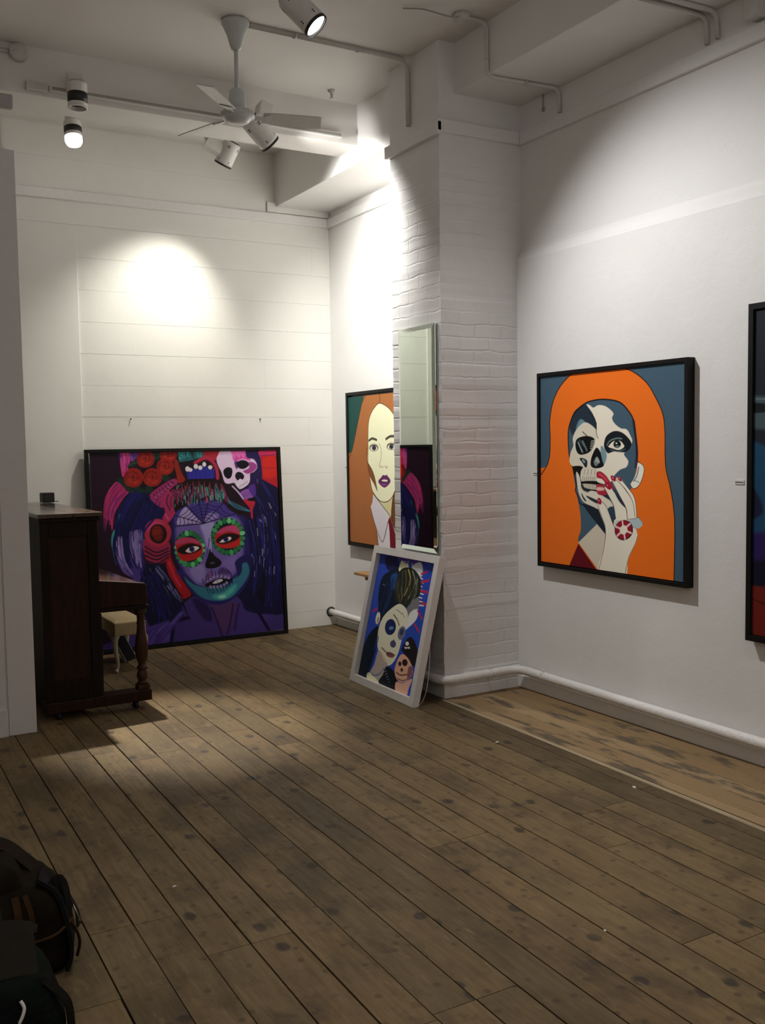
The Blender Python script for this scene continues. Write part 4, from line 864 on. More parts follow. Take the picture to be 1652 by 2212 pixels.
def noise(nt, vec, scale, detail=4, rough=.55, mapping=None):
    if mapping:
        mp = nt.nodes.new('ShaderNodeMapping'); mp.inputs['Scale'].default_value = mapping
        nt.links.new(vec, mp.inputs['Vector']); vec = mp.outputs['Vector']
    n = nt.nodes.new('ShaderNodeTexNoise'); n.inputs['Scale'].default_value = scale
    n.inputs['Detail'].default_value = detail; n.inputs['Roughness'].default_value = rough
    nt.links.new(vec, n.inputs['Vector'])
    return n.outputs['Fac']

def ramp(nt, v, lo, hi, a=0., b=1.):
    n = nt.nodes.new('ShaderNodeMapRange'); n.interpolation_type = 'SMOOTHSTEP'
    n.inputs['From Min'].default_value = lo; n.inputs['From Max'].default_value = hi
    n.inputs['To Min'].default_value = a; n.inputs['To Max'].default_value = b
    nt.links.new(v, n.inputs['Value']); return n.outputs['Result']

def wall_paint(name, col, bump=.12, blot=.03):
    m, nt, p = new_mat(name)
    tc = nt.nodes.new('ShaderNodeTexCoord').outputs['Object']
    n = noise(nt, tc, 1.6, 6, .6)
    c = mixc(nt, ramp(nt, n, .35, .65), tuple(v*(1-blot) for v in col[:3])+(1,), col)
    nt.links.new(c, p.inputs['Base Color']); p.inputs['Roughness'].default_value = .62
    h = mth(nt, 'ADD', mth(nt, 'MULTIPLY', noise(nt, tc, 5, 6, .6), 1.6), mth(nt, 'MULTIPLY', noise(nt, tc, 60, 3), .15))
    b = nt.nodes.new('ShaderNodeBump'); b.inputs['Strength'].default_value = bump; b.inputs['Distance'].default_value = .02
    nt.links.new(h, b.inputs['Height']); nt.links.new(b.outputs['Normal'], p.inputs['Normal'])
    return m

def brick_paint(name, col):
    m, nt, p = new_mat(name)
    tc = nt.nodes.new('ShaderNodeTexCoord').outputs['Object']
    sp = nt.nodes.new('ShaderNodeSeparateXYZ'); nt.links.new(tc, sp.inputs[0])
    cb = nt.nodes.new('ShaderNodeCombineXYZ')
    nt.links.new(mth(nt, 'ADD', sp.outputs[0], sp.outputs[1]), cb.inputs[0]); nt.links.new(sp.outputs[2], cb.inputs[1])
    wob = nt.nodes.new('ShaderNodeVectorMath'); wob.operation = 'MULTIPLY_ADD'
    nz = nt.nodes.new('ShaderNodeTexNoise'); nz.inputs['Scale'].default_value = 7; nz.inputs['Detail'].default_value = 3
    nt.links.new(tc, nz.inputs['Vector'])
    nt.links.new(nz.outputs['Color'], wob.inputs[0]); wob.inputs[1].default_value = (.05, .035, 0); nt.links.new(cb.outputs[0], wob.inputs[2])
    br = nt.nodes.new('ShaderNodeTexBrick'); nt.links.new(wob.outputs[0], br.inputs['Vector'])
    br.inputs['Scale'].default_value = 1; br.inputs['Brick Width'].default_value = .235; br.inputs['Row Height'].default_value = .084
    br.inputs['Mortar Size'].default_value = .008; br.inputs['Mortar Smooth'].default_value = .7
    gate = ramp(nt, noise(nt, tc, 3.5, 4), .36, .62, .1, 1.)
    zfade = ramp(nt, sp.outputs[2], 3.3, 3.62, 1., .12)
    h = mth(nt, 'MULTIPLY', mth(nt, 'MULTIPLY', br.outputs['Fac'], gate), zfade)
    h = mth(nt, 'SUBTRACT', mth(nt, 'MULTIPLY', noise(nt, tc, 9, 5), .9), h)
    b = nt.nodes.new('ShaderNodeBump'); b.inputs['Strength'].default_value = .34; b.inputs['Distance'].default_value = .012
    nt.links.new(h, b.inputs['Height']); nt.links.new(b.outputs['Normal'], p.inputs['Normal'])
    n = noise(nt, tc, 3, 5)
    nt.links.new(mixc(nt, ramp(nt, n, .35, .7), col, tuple(v*.95 for v in col[:3])+(1,)), p.inputs['Base Color'])
    p.inputs['Roughness'].default_value = .5
    return m

def floor_wood(name):
    m, nt, p = new_mat(name)
    at = nt.nodes.new('ShaderNodeAttribute'); at.attribute_name = 'plank'
    sp = nt.nodes.new('ShaderNodeSeparateColor'); nt.links.new(at.outputs['Color'], sp.inputs[0])
    tone, hue, zone = sp.outputs
    tc = nt.nodes.new('ShaderNodeTexCoord').outputs['Object']
    cb = nt.nodes.new('ShaderNodeVectorMath'); cb.operation = 'ADD'
    off = nt.nodes.new('ShaderNodeCombineXYZ'); nt.links.new(mth(nt, 'MULTIPLY', hue, 37.), off.inputs[2]); nt.links.new(mth(nt, 'MULTIPLY', tone, 11.), off.inputs[1])
    nt.links.new(tc, cb.inputs[0]); nt.links.new(off.outputs[0], cb.inputs[1]); v = cb.outputs[0]
    grain = noise(nt, v, 5., 6, .65, (9, .7, 1))
    fine = noise(nt, v, 30., 4, .6, (5, .5, 1))
    blot = noise(nt, v, 1.9, 5, .62, (1.3, .8, 1))
    smudge = noise(nt, v, 3.2, 6, .68, (1.6, 1, 1))
    base = mixc(nt, tone, (.096, .067, .031, 1), (.222, .158, .072, 1))
    base = mixc(nt, mth(nt, 'MULTIPLY', hue, .4), base, (.185, .108, .048, 1))
    base = mixc(nt, ramp(nt, grain, .38, .66, 0, .28), base, (.075, .047, .024, 1))
    base = mixc(nt, ramp(nt, fine, .45, .7, 0, .22), base, (.22, .155, .09, 1))
    base = mixc(nt, ramp(nt, blot, .46, .66, 0, .6), base, (.052, .037, .020, 1))
    base = mixc(nt, ramp(nt, smudge, .5, .7, 0, .6), base, (.058, .040, .022, 1))
    vo = nt.nodes.new('ShaderNodeTexVoronoi'); vo.voronoi_dimensions = '2D'; vo.inputs['Scale'].default_value = 3.6
    mp = nt.nodes.new('ShaderNodeMapping'); mp.inputs['Scale'].default_value = (1.15, .85, 1); nt.links.new(v, mp.inputs[0]); nt.links.new(mp.outputs[0], vo.inputs['Vector'])
    wd = mth(nt, 'ADD', vo.outputs['Distance'], mth(nt, 'MULTIPLY', noise(nt, v, 22, 3), .11))
    spot = mth(nt, 'MULTIPLY', ramp(nt, wd, .12, .175, 1, 0), ramp(nt, noise(nt, v, 2.1, 2), .47, .55))
    base = mixc(nt, mth(nt, 'MULTIPLY', spot, .8), base, (.028, .022, .018, 1))
    vo2 = nt.nodes.new('ShaderNodeTexVoronoi'); vo2.voronoi_dimensions = '2D'; vo2.inputs['Scale'].default_value = 7.5; nt.links.new(v, vo2.inputs['Vector'])
    base = mixc(nt, ramp(nt, mth(nt, 'ADD', vo2.outputs['Distance'], mth(nt, 'MULTIPLY', noise(nt, v, 40, 2), .1)), .1, .17, .5, 0), base, (.03, .023, .017, 1))
    sc = noise(nt, v, 14, 5, .7, (2.4, .5, 1))
    base = mixc(nt, ramp(nt, sc, .58, .72, 0, .5), base, (.26, .19, .10, 1))
    dk = noise(nt, v, 7, 5, .7, (1, 1.3, 1))
    base = mixc(nt, ramp(nt, dk, .56, .74, 0, .6), base, (.045, .033, .02, 1))
    # newer, orange boards along the right wall, stained
    ob = mixc(nt, tone, (.25, .163, .078, 1), (.34, .235, .122, 1))
    st = noise(nt, v, 2.8, 5, .62, (3.2, .9, 1))
    ob = mixc(nt, ramp(nt, st, .50, .61, 0, .85), ob, (.065, .055, .042, 1))
    ob = mixc(nt, ramp(nt, fine, .45, .7, 0, .3), ob, (.40, .27, .14, 1))
    pale = mixc(nt, ramp(nt, grain, .4, .7), (.42, .335, .215, 1), (.30, .235, .145, 1))
    col = mixc(nt, mth(nt, 'GREATER_THAN', zone, .3), base, pale)
    col = mixc(nt, mth(nt, 'GREATER_THAN', zone, .7), col, ob)
    nt.links.new(col, p.inputs['Base Color'])
    p.inputs['Specular IOR Level'].default_value = .25
    nt.links.new(ramp(nt, grain, .3, .7, .5, .68), p.inputs['Roughness'])
    b = nt.nodes.new('ShaderNodeBump'); b.inputs['Strength'].default_value = .35; b.inputs['Distance'].default_value = .006
    nt.links.new(mth(nt, 'ADD', grain, mth(nt, 'MULTIPLY', fine, .5)), b.inputs['Height']); nt.links.new(b.outputs['Normal'], p.inputs['Normal'])
    return m

def piano_wood(name, a, b_, rough=.3, axis=(12, 12, 1.2), spec=.5):
    m, nt, p = new_mat(name)
    tc = nt.nodes.new('ShaderNodeTexCoord').outputs['Object']
    g = noise(nt, tc, 4, 6, .6, axis)
    nt.links.new(mixc(nt, ramp(nt, g, .35, .65), a, b_), p.inputs['Base Color'])
    p.inputs['Roughness'].default_value = rough; p.inputs['Specular IOR Level'].default_value = spec
    return m

def art_mat(name):
    m, nt, p = new_mat(name)
    at = nt.nodes.new('ShaderNodeAttribute'); at.attribute_name = 'paint'
    nt.links.new(at.outputs['Color'], p.inputs['Base Color'])
    p.inputs['Roughness'].default_value = .5; p.inputs['Specular IOR Level'].default_value = .22
    return m

W_WALL = wall_paint('wall white', (.80, .785, .76, 1))
W_BACK = wall_paint('board white', (.80, .79, .745, 1), .06)
W_CEIL = wall_paint('ceiling white', (.76, .735, .70, 1), .06)
W_TRIM = plain('gloss white', (.78, .77, .75, 1), .4, noise=.02, bump=.1, bscale=14)
W_BRICK = brick_paint('painted brick', (.79, .775, .765, 1))
W_PART = plain('partition white', (.76, .74, .73, 1), .5, noise=.015)
W_PIPE = plain('pipe white', (.78, .76, .73, 1), .45, noise=.04, scale=40, bump=.4, bscale=45)
FLOOR = floor_wood('worn boards')
SUB = plain('subfloor', (.012, .009, .007, 1), .9, noise=.2)
GROOVE = plain('wall batten', (.5, .49, .46, 1), .8, noise=.1)
M_WHITE = plain('white metal', (.72, .71, .68, 1), .38, noise=.02)
M_FAN = plain('fan enamel', (.60, .635, .62, 1), .28, noise=.02)
M_BLADE = plain('fan blade', (.60, .60, .57, 1), .4, noise=.03)
M_BLACK = plain('black plastic', (.012, .012, .011, 1), .45, noise=.1)
M_DARK = plain('dark slot', (.02, .02, .018, 1), .6, noise=.1)
M_TRACK = plain('track grey', (.33, .32, .28, 1), .5, noise=.05)
M_COND = plain('painted conduit', (.60, .585, .55, 1), .5, noise=.05, bump=.2)
M_FRAME = plain('black frame', (.008, .0072, .007, 1), .5, noise=.15, scale=20, spec=.18)
M_WFRAME = plain('white frame', (.74, .72, .69, 1), .5, noise=.03)
M_BACKBOARD = plain('brown backing', (.10, .06, .035, 1), .7, noise=.1)
M_PIANO = piano_wood('mahogany', (.017, .006, .0035, 1), (.030, .010, .0055, 1), .5, spec=.2)
M_PIANO2 = piano_wood('mahogany stile', (.009, .0055, .0035, 1), (.015, .008, .005, 1), .5, spec=.15)
M_LID = piano_wood('lid', (.05, .026, .015, 1), (.075, .038, .022, 1), .17, (12, 1.2, 12), spec=.8)
M_LEG = piano_wood('turned leg', (.035, .013, .006, 1), (.055, .021, .010, 1), .4, spec=.25)
M_STOOL = plain('cream velvet', (.42, .32, .17, 1), .85, noise=.08, scale=18, bump=.2)
M_CREAM = plain('cream paint', (.40, .34, .25, 1), .45, noise=.05)
M_SILVER = plain('silver edge', (.45, .44, .43, 1), .35, .7, noise=.05)
M_RED = plain('red tag', (.30, .02, .03, 1), .6, noise=.05)
M_CASE = plain('black case', (.006, .006, .0065, 1), .7, noise=.2, spec=.08)
M_SHELF = piano_wood('pine shelf', (.32, .165, .055, 1), (.42, .23, .085, 1), .5, (2, 12, 12))
M_CORD = plain('white cord', (.55, .53, .50, 1), .6, noise=.05)
M_BAGBR = plain('waxed brown canvas', (.009, .006, .0032, 1), .8, noise=.5, scale=9, bump=.5, bscale=40, spec=.08)
M_LEATH = plain('dark leather', (.014, .0095, .006, 1), .55, noise=.3, scale=14, bump=.2, spec=.08)
M_TAN = plain('tan leather', (.04, .019, .006, 1), .55, noise=.25, scale=20, spec=.08)
M_GREEN = plain('dark green canvas', (.0045, .0072, .006, 1), .9, noise=.35, scale=10, bump=.5, bscale=60, spec=.08)
M_FLAP = plain('grey brown flap', (.012, .0105, .0075, 1), .75, noise=.25, scale=12, bump=.3, spec=.08)
M_BRASS = plain('buckle', (.55, .50, .40, 1), .3, .9, noise=.05)
M_PAPER = plain('paper', (.62, .60, .55, 1), .8, noise=.05)
M_INK = plain('grey print', (.16, .155, .15, 1), .8, noise=.1)
M_LBOX = plain('grey trunking', (.42, .385, .40, 1), .5, noise=.05)
M_LIT = emit('lamp glow', (1, .97, .90, 1), 14)
M_OFF = plain('lens', (.10, .10, .09, 1), .2, noise=.05)
def mirror_mat():
    m, nt, p = new_mat('silvered glass')
    tc = nt.nodes.new('ShaderNodeTexCoord').outputs['Object']
    nt.links.new(mixc(nt, ramp(nt, noise(nt, tc, 6, 3), .4, .7), (.80, .885, .80, 1), (.76, .86, .77, 1)), p.inputs['Base Color'])
    p.inputs['Metallic'].default_value = 1; p.inputs['Roughness'].default_value = .02
    return m
M_MIRROR = mirror_mat()

# ------------------------------------------------------------------ mesh helpers
def bx(bm, x0, x1, y0, y1, z0, z1, mi=0):
    vs = [bm.verts.new(c) for c in ((x0,y0,z0),(x1,y0,z0),(x1,y1,z0),(x0,y1,z0),(x0,y0,z1),(x1,y0,z1),(x1,y1,z1),(x0,y1,z1))]
    for f in ((0,3,2,1),(4,5,6,7),(0,1,5,4),(1,2,6,5),(2,3,7,6),(3,0,4,7)):
        bm.faces.new([vs[i] for i in f]).material_index = mi
    return vs

def obx(bm, c, ax, ay, az, sx, sy, sz, mi=0):
    c = Vector(c); ax, ay, az = Vector(ax).normalized(), Vector(ay).normalized(), Vector(az).normalized()
    vs = []
    for k in (-1, 1):
        for a, b in ((-1,-1),(1,-1),(1,1),(-1,1)):
            vs.append(bm.verts.new(c+ax*sx/2*a+ay*sy/2*b+az*sz/2*k))
    for f in ((0,3,2,1),(4,5,6,7),(0,1,5,4),(1,2,6,5),(2,3,7,6),(3,0,4,7)):
        bm.faces.new([vs[i] for i in f]).material_index = mi

def frame_of(d):
    d = Vector(d).normalized(); up = Vector((0,0,1)) if abs(d.z) < .9 else Vector((0,1,0))
    a = d.cross(up).normalized(); return a, d.cross(a).normalized(), d

def lathe(bm, prof, o=(0,0,0), d=(0,0,1), seg=24, mi=0, cap=True):
    a, b, d = frame_of(d); o = Vector(o); rings = []
    for r, t in prof:
        rings.append([bm.verts.new(o+d*t+(a*math.cos(2*PI*i/seg)+b*math.sin(2*PI*i/seg))*max(r, 1e-4)) for i in range(seg)])
    for r0, r1 in zip(rings, rings[1:]):
        for i in range(seg):
            f = bm.faces.new((r0[i], r0[(i+1) % seg], r1[(i+1) % seg], r1[i])); f.material_index = mi; f.smooth = True
    if cap:
        for r in (rings[0], rings[-1]):
            f = bm.faces.new(r if r is rings[-1] else r[::-1]); f.material_index = mi

def tube(bm, pts, r, seg=12, mi=0, rs=None, flat=1.):
    P = [Vector(p) for p in pts]; n = len(P); rings = []
    t0 = (P[1]-P[0]).normalized(); a, b, _ = frame_of(t0); 
    for i in range(n):
        t = (P[min(i+1, n-1)]-P[max(i-1, 0)]).normalized()
        q = t0.rotation_difference(t); a = (q @ a).normalized(); b = t.cross(a).normalized(); t0 = t
        rr = rs[i] if rs else r
        rings.append([bm.verts.new(P[i]+(a*math.cos(2*PI*k/seg)+b*flat*math.sin(2*PI*k/seg))*rr) for k in range(seg)])
    for r0, r1 in zip(rings, rings[1:]):
        for k in range(seg):
            f = bm.faces.new((r0[k], r0[(k+1) % seg], r1[(k+1) % seg], r1[k])); f.material_index = mi; f.smooth = True
    for r_ in (rings[0], rings[-1]): bm.faces.new(r_ if r_ is rings[-1] else r_[::-1]).material_index = mi

def spline(pts, n=8):
    P = [Vector(p) for p in pts]; out = []
    for i in range(len(P)-1):
        p0, p1, p2, p3 = P[max(i-1,0)], P[i], P[i+1], P[min(i+2, len(P)-1)]
        for k in range(n):
            t = k/n
            out.append(.5*((2*p1)+(p2-p0)*t+(2*p0-5*p1+4*p2-p3)*t*t+(3*p1-p0-3*p2+p3)*t**3))
    out.append(P[-1]); return out

def corner_path(pts, rad, n=6):
    """polyline with rounded corners"""
    P = [Vector(p) for p in pts]; out = [P[0]]
    for i in range(1, len(P)-1):
        a, b = (P[i-1]-P[i]), (P[i+1]-P[i]); r = min(rad, a.length*.49, b.length*.49)
        s, e = P[i]+a.normalized()*r, P[i]+b.normalized()*r
        for k in range(n+1):
            t = k/n; out.append((1-t)**2*s+2*t*(1-t)*P[i]+t*t*e)
    out.append(P[-1]); return out

def prism(bm, poly, x0, x1, mi=0):
    """poly in (y,z), extruded along x"""
    a = [bm.verts.new((x0, y, z)) for y, z in poly]; b = [bm.verts.new((x1, y, z)) for y, z in poly]
    n = len(poly)
    for i in range(n): bm.faces.new((a[i], a[(i+1) % n], b[(i+1) % n], b[i])).material_index = mi
    bm.faces.new(a[::-1]).material_index = mi; bm.faces.new(b).material_index = mi

def prism_y(bm, poly, y0, y1, mi=0):
    """poly in (x,z), extruded along y"""
    a = [bm.verts.new((x, y0, z)) for x, z in poly]; b = [bm.verts.new((x, y1, z)) for x, z in poly]
    n = len(poly)
    for i in range(n): bm.faces.new((a[i], a[(i+1) % n], b[(i+1) % n], b[i])).material_index = mi
    bm.faces.new(a[::-1]).material_index = mi; bm.faces.new(b).material_index = mi

def obj(name, bm, mats, parent=None, bevel=0., subd=0, off=None):
    bmesh.ops.recalc_face_normals(bm, faces=bm.faces[:])
    me = bpy.data.meshes.new(name); 
    if off is None and parent is not None and parent.get('_w'): off = [-v for v in parent.location]
    if off is not None: bmesh.ops.translate(bm, vec=Vector(off), verts=bm.verts[:])
    bm.to_mesh(me); bm.free()
    for m in (mats if isinstance(mats, (list, tuple)) else [mats]): me.materials.append(m)
    o = bpy.data.objects.new(name, me); COL.objects.link(o)
    if parent is not None: o.parent = parent
    if bevel:
        md = o.modifiers.new('bevel', 'BEVEL'); md.width = bevel; md.segments = 2; md.limit_method = 'ANGLE'; md.angle_limit = .6
    if subd:
        md = o.modifiers.new('subd', 'SUBSURF'); md.levels = subd; md.render_levels = subd
    return o

def NB(): return bmesh.new()

def thing(name, label, cat, loc=(0,0,0), rot=0, group=None, world=True):
    o = bpy.data.objects.new(name, None); COL.objects.link(o)
    o.empty_display_size = .1; o.location = loc; o.rotation_euler = (0, 0, rot)
    o['label'] = label; o['category'] = cat
    if group: o['group'] = group
    if world: o['_w'] = 1
    return o

def tag(o, label, cat, group=None, kind=None):
    o['label'] = label; o['category'] = cat
    if group: o['group'] = group
    if kind: o['kind'] = kind
    return o

def struct(name, bm, m, parent=None, bevel=0.):
    o = obj(name, bm, m, parent, bevel)
    if parent is None: o['kind'] = 'structure'
    return o

# ------------------------------------------------------------------ the room
def build_floor():
    rr = random.Random(4)
    V, F, colr = [], [], []
    def plank(xa, xb, ya, yb, sl, c, t=.02):
        pts = []
        for z in (0., -t):
            for (x, y) in ((xa, ya), (xb, ya), (xb, yb), (xa, yb)):
                pts.append((x+sl*(y-4.), y, z))
        b = len(V); V.extend(pts)
        for f in ((0,1,2,3),(0,4,5,1),(1,5,6,2),(2,6,7,3),(3,7,4,0)):
            F.append([b+i for i in f]); colr.append(c)
    joints = {0:[3.32], 1:[3.31], 2:[2.98], 3:[2.98], 5:[2.32], 6:[2.32, 5.36], 8:[5.33], 9:[3.315, 4.94], 10:[3.33], 14:[3.27], 15:[3.29], 4:[5.1], 7:[5.5], 11:[5.75], 12:[4.75], 13:[6.2]}
    tones = {(9,0):.85,(10,0):.8,(14,0):.8,(15,0):.72,(9,1):.12,(11,0):.75,(12,0):.7,(13,0):.78,(8,0):.28,(7,0):.22,(6,1):.2,(5,1):.4,(0,0):.62,(1,0):.66,(2,0):.6,(2,1):.8,(3,1):.7,(16,0):.15,(17,0):.1,(4,0):.72,(16,1):.2,(17,1):.2,(8,1):.45,(7,1):.4}
    w = .1527
    for k in range(-22, 22):
        xa = .744+w*k; xb = xa+w
        js = list(joints.get(k, []))
        if not js: js = [rr.uniform(2.2, 5.6)]
        if max(js) < 5.0: js.append(max(js)+rr.uniform(2.0, 3.0))
        js = sorted([Y0, min(js)-rr.uniform(2.6, 3.6), min(js)-rr.uniform(5.2, 6.)]+js+[YB+.05])
        js = [j for j in js if Y0 <= j <= YB+.05]
        lo = 0
        for i in range(len(js)-1):
            vis = i-(len(js)-1-len([j for j in js if j > 2.3 and j < YB]))
            t = tones.get((k, max(0, vis)), rr.uniform(.25, .8)); h = rr.random()
            a, b = js[i]+.0015, js[i+1]-.0015
            g0, g1 = rr.choice((.0018, .0027, .0038)), rr.choice((.0018, .0027, .0038))
            x0, x1 = xa+g0, xb-g1
            if x0 < 3.42 <= x1 or x0 >= 3.42:
                if x0 < 3.42 and a < YP0: plank(x0, 3.42, a, min(b, YP0), .018, (t, h, 0))
                if b > YP0 and x0 < XR+.02: plank(x0, min(x1, XR+.05), max(a, YP0), b, .018, (t, h, 0))
            else: plank(x0, x1, a, b, .018, (t, h, 0))
    plank(3.4225, 3.4535, Y0, YP0-.003, .018, (.5, .5, .5))
    xs = [3.456, 3.53, 3.665, 3.80, 3.935, 4.07, 4.16]
    for i in range(len(xs)-1):
        js = [Y0, rr.uniform(-1, 1), YP0-.003]
        for a, b in zip(js, js[1:]): plank(xs[i]+.001, xs[i+1]-.001, a+.001, b, .018*.6, (rr.random(), rr.random(), 1.))
    # dark underside
    b0 = len(V); V.extend([(XL-.1, Y0-.1, -.021), (XR+.15, Y0-.1, -.021), (XR+.15, YB+.1, -.021), (XL-.1, YB+.1, -.021)])
    me = bpy.data.meshes.new('floor'); me.from_pydata(V, [], F+[[b0, b0+1, b0+2, b0+3]])
    me.materials.append(FLOOR); me.materials.append(SUB)
    me.polygons[len(F)].material_index = 1
    at = me.color_attributes.new('plank', 'FLOAT_COLOR', 'CORNER')
    buf = []
    for p in me.polygons:
        c = colr[p.index] if p.index < len(F) else (0, 0, 0)
        for _ in p.loop_indices: buf.extend((c[0], c[1], c[2], 1))
    at.data.foreach_set('color', buf)
    me.update()
    o = bpy.data.objects.new('floor', me); COL.objects.link(o); o['kind'] = 'structure'
build_floor()

bm = NB(); bx(bm, XL-.1, XB+.02, Y0-.1, YK-.02, ZC, ZC+.1); bx(bm, XL-.1, XR+.1, YK-.02, YB+.1, ZRC, ZRC+.1); bx(bm, XB+.02, XR+.1, Y0-.1, YK-.02, ZC, ZC+.1)
struct('ceiling', bm, W_CEIL)

# back wall: horizontal boards with thin open joints
bm = NB()
z = 3.431-.2527*14
bx(bm, -1.1, XR+.1, YB+.022, YB+.08, -.02, ZRC+.02, 1)
rb = random.Random(2)
while z < ZRC:
    z1 = min(z+.2527, ZRC)
    za = max(z, -.01)+.0007
    x = -1.1
    while x < XR+.1:
        L = rb.uniform(1.6, 3.2); dy = rb.uniform(-.0012, .0012)
        bx(bm, x, min(x+L, XR+.1), YB+dy, YB+.022, za, z1-.0007); x += L+.0002
    z += .2527
struct('wall_back', bm, [W_BACK, GROOVE])

# filled-in doorway panel in the back wall
bm = NB()
bx(bm, 1.30, 1.874, YB-.012, YB-.0015, 1.0, 3.352); bx(bm, 1.30, 1.886, YB-.010, YB-.0015, 0, 1.0)
d = struct('door_1', bm, W_BACK, bevel=.002)

# right wall with thicker plaster below a soft ledge, and the recess wall
bm = NB()
prism_y(bm, [(XRL, -.02), (XR+.1, -.02), (XR+.1, ZC+.05), (XR, ZC+.05), (XR, 2.935), (XR-.006, 2.912), (XRL+.006, 2.872), (XRL, 2.848)], Y0-.1, YP0+.02)
bx(bm, XR, XR+.1, YP0+.02, YB+.08, -.02, ZRC+.02)
struct('wall_right', bm, W_WALL)
bm = NB(); bx(bm, XL-.1, XL, Y0-.1, YPART+.1, -.02, ZC+.05); struct('wall_left', bm, W_WALL)
bm = NB(); bx(bm, XL-.1, XR+.1, Y0-.1, Y0, -.02, ZC+.05); struct('wall_front', bm, W_WALL)
bm = NB(); bx(bm, -1.1, -1.0, YPART, YB+.08, -.02, ZRC+.02); struct('wall_alcove', bm, W_WALL)
# partition with the post at its end
bm = NB()
bx(bm, XL, .992, YPART+.012, YPART+.10, -.01, ZC+.03)
struct('wall_partition', bm, W_PART)
bm = NB(); bx(bm, .904, 1.057, YPART, YPART+.11, 0, 3.346); struct('trim_1', bm, W_PART, bevel=.002)
bm = NB(); bx(bm, XL, .893, YPART-.004, YPART+.0125, 0, 3.36); struct('trim_2', bm, W_PART, bevel=.002)
bm = NB(); bx(bm, XL, .899, YPART-.016, YPART-.0045, 0, .16); struct('baseboard_left', bm, W_PART, bevel=.003)

# brick pillar
bm = NB()
bx(bm, XP, XR+.02, YP0, YP1, -.015, ZC+.03)
bmesh.ops.subdivide_edges(bm, edges=[e for e in bm.edges if abs((e.verts[0].co-e.verts[1].co).z) > 1], cuts=110, use_grid_fill=True)
rp = random.Random(9)
wob = {}
for v in bm.verts:
    k = round(v.co.z, 3)
    if k not in wob: wob[k] = (rp.uniform(-.0022, .0022), rp.uniform(-.0022, .0022))
    if .1 < v.co.z < 3.55: v.co.x += wob[k][0] if v.co.x < XP+.1 else 0; v.co.y += wob[k][1] if v.co.y < YP0+.1 else 0
    if v.co.z < .17: v.co.x -= .008 if v.co.x < XP+.1 else 0; v.co.y -= .008 if v.co.y < YP0+.1 else 0
struct('pillar', bm, W_BRICK)

# beams
bm = NB(); bx(bm, XB, XR+.05, Y0, YP0+.05, ZB, ZC+.02); o = struct('ceiling_beam', bm, W_WALL, bevel=.006)
bm = NB(); bx(bm, XB, XR+.05, YP1-.05, YB+.01, ZB2, ZRC+.02); o = struct('ceiling_beam', bm, W_WALL, bevel=.006)
bm = NB(); bx(bm, XL, XB+.02, YF, YK, ZT, ZRC+.02); o = struct('ceiling_beam', bm, W_CEIL, bevel=.006)

# picture rails
def rail(n, x0, x1, y0, y1, zt=3.692, hh=.08):
    bm = NB(); bx(bm, x0, x1, y0, y1, zt-hh, zt); struct('trim_%d' % n, bm, W_TRIM, bevel=.006)
rail(3, -1.0, XR-.028, YB-.03, YB+.004)
rail(4, XR-.03, XR+.004, YP1-.01, YB-.001)
rail(5, XR-.03, XR+.004, Y0, YP0-.001, 3.683)
rail(6, XP-.03, XR-.031, YP0-.03, YP0+.004, 3.683)
rail(7, XP-.034, XP+.004, YP0-.03, YP1+.02, 3.668)
bm = NB(); bx(bm, XRL-.014, XRL+.01, Y0, YP0-.001, 0, .085); struct('baseboard_right', bm, W_TRIM, bevel=.006)
# boxed corner under the recess beam at the back wall
bm = NB(); bx(bm, 3.52, XR-.001, YB-.02, YB-.0015, 3.70, 3.785); struct('trim_8', bm, W_BACK, bevel=.003)

# ------------------------------------------------------------------ paintings
def catmull(pts, closed, n=5):
    P = np.array(pts, float); m = len(P); out = []
    if m < 2 or (closed and m < 3): return P
    rng_ = range(m) if closed else range(m-1)
    for i in rng_:
        if closed: p0, p1, p2, p3 = P[(i-1) % m], P[i], P[(i+1) % m], P[(i+2) % m]
        else: p0, p1, p2, p3 = P[max(i-1,0)], P[i], P[i+1], P[min(i+2, m-1)]
        for k in range(n):
            t = k/n
            out.append(.5*(2*p1+(p2-p0)*t+(2*p0-5*p1+4*p2-p3)*t*t+(3*p1-p0-3*p2+p3)*t**3))
    if not closed: out.append(P[-1])
    return np.array(out)

def seg_dist(X, Y, A, B):
    best = np.full(X.shape, 1e9)
    for (ax, ay), (bx_, by) in zip(A, B):
        dx, dy = bx_-ax, by-ay; l2 = dx*dx+dy*dy+1e-9
        t = np.clip(((X-ax)*dx+(Y-ay)*dy)/l2, 0, 1)
        d = (X-ax-t*dx)**2+(Y-ay-t*dy)**2
        np.minimum(best, d, out=best)
    return np.sqrt(best)

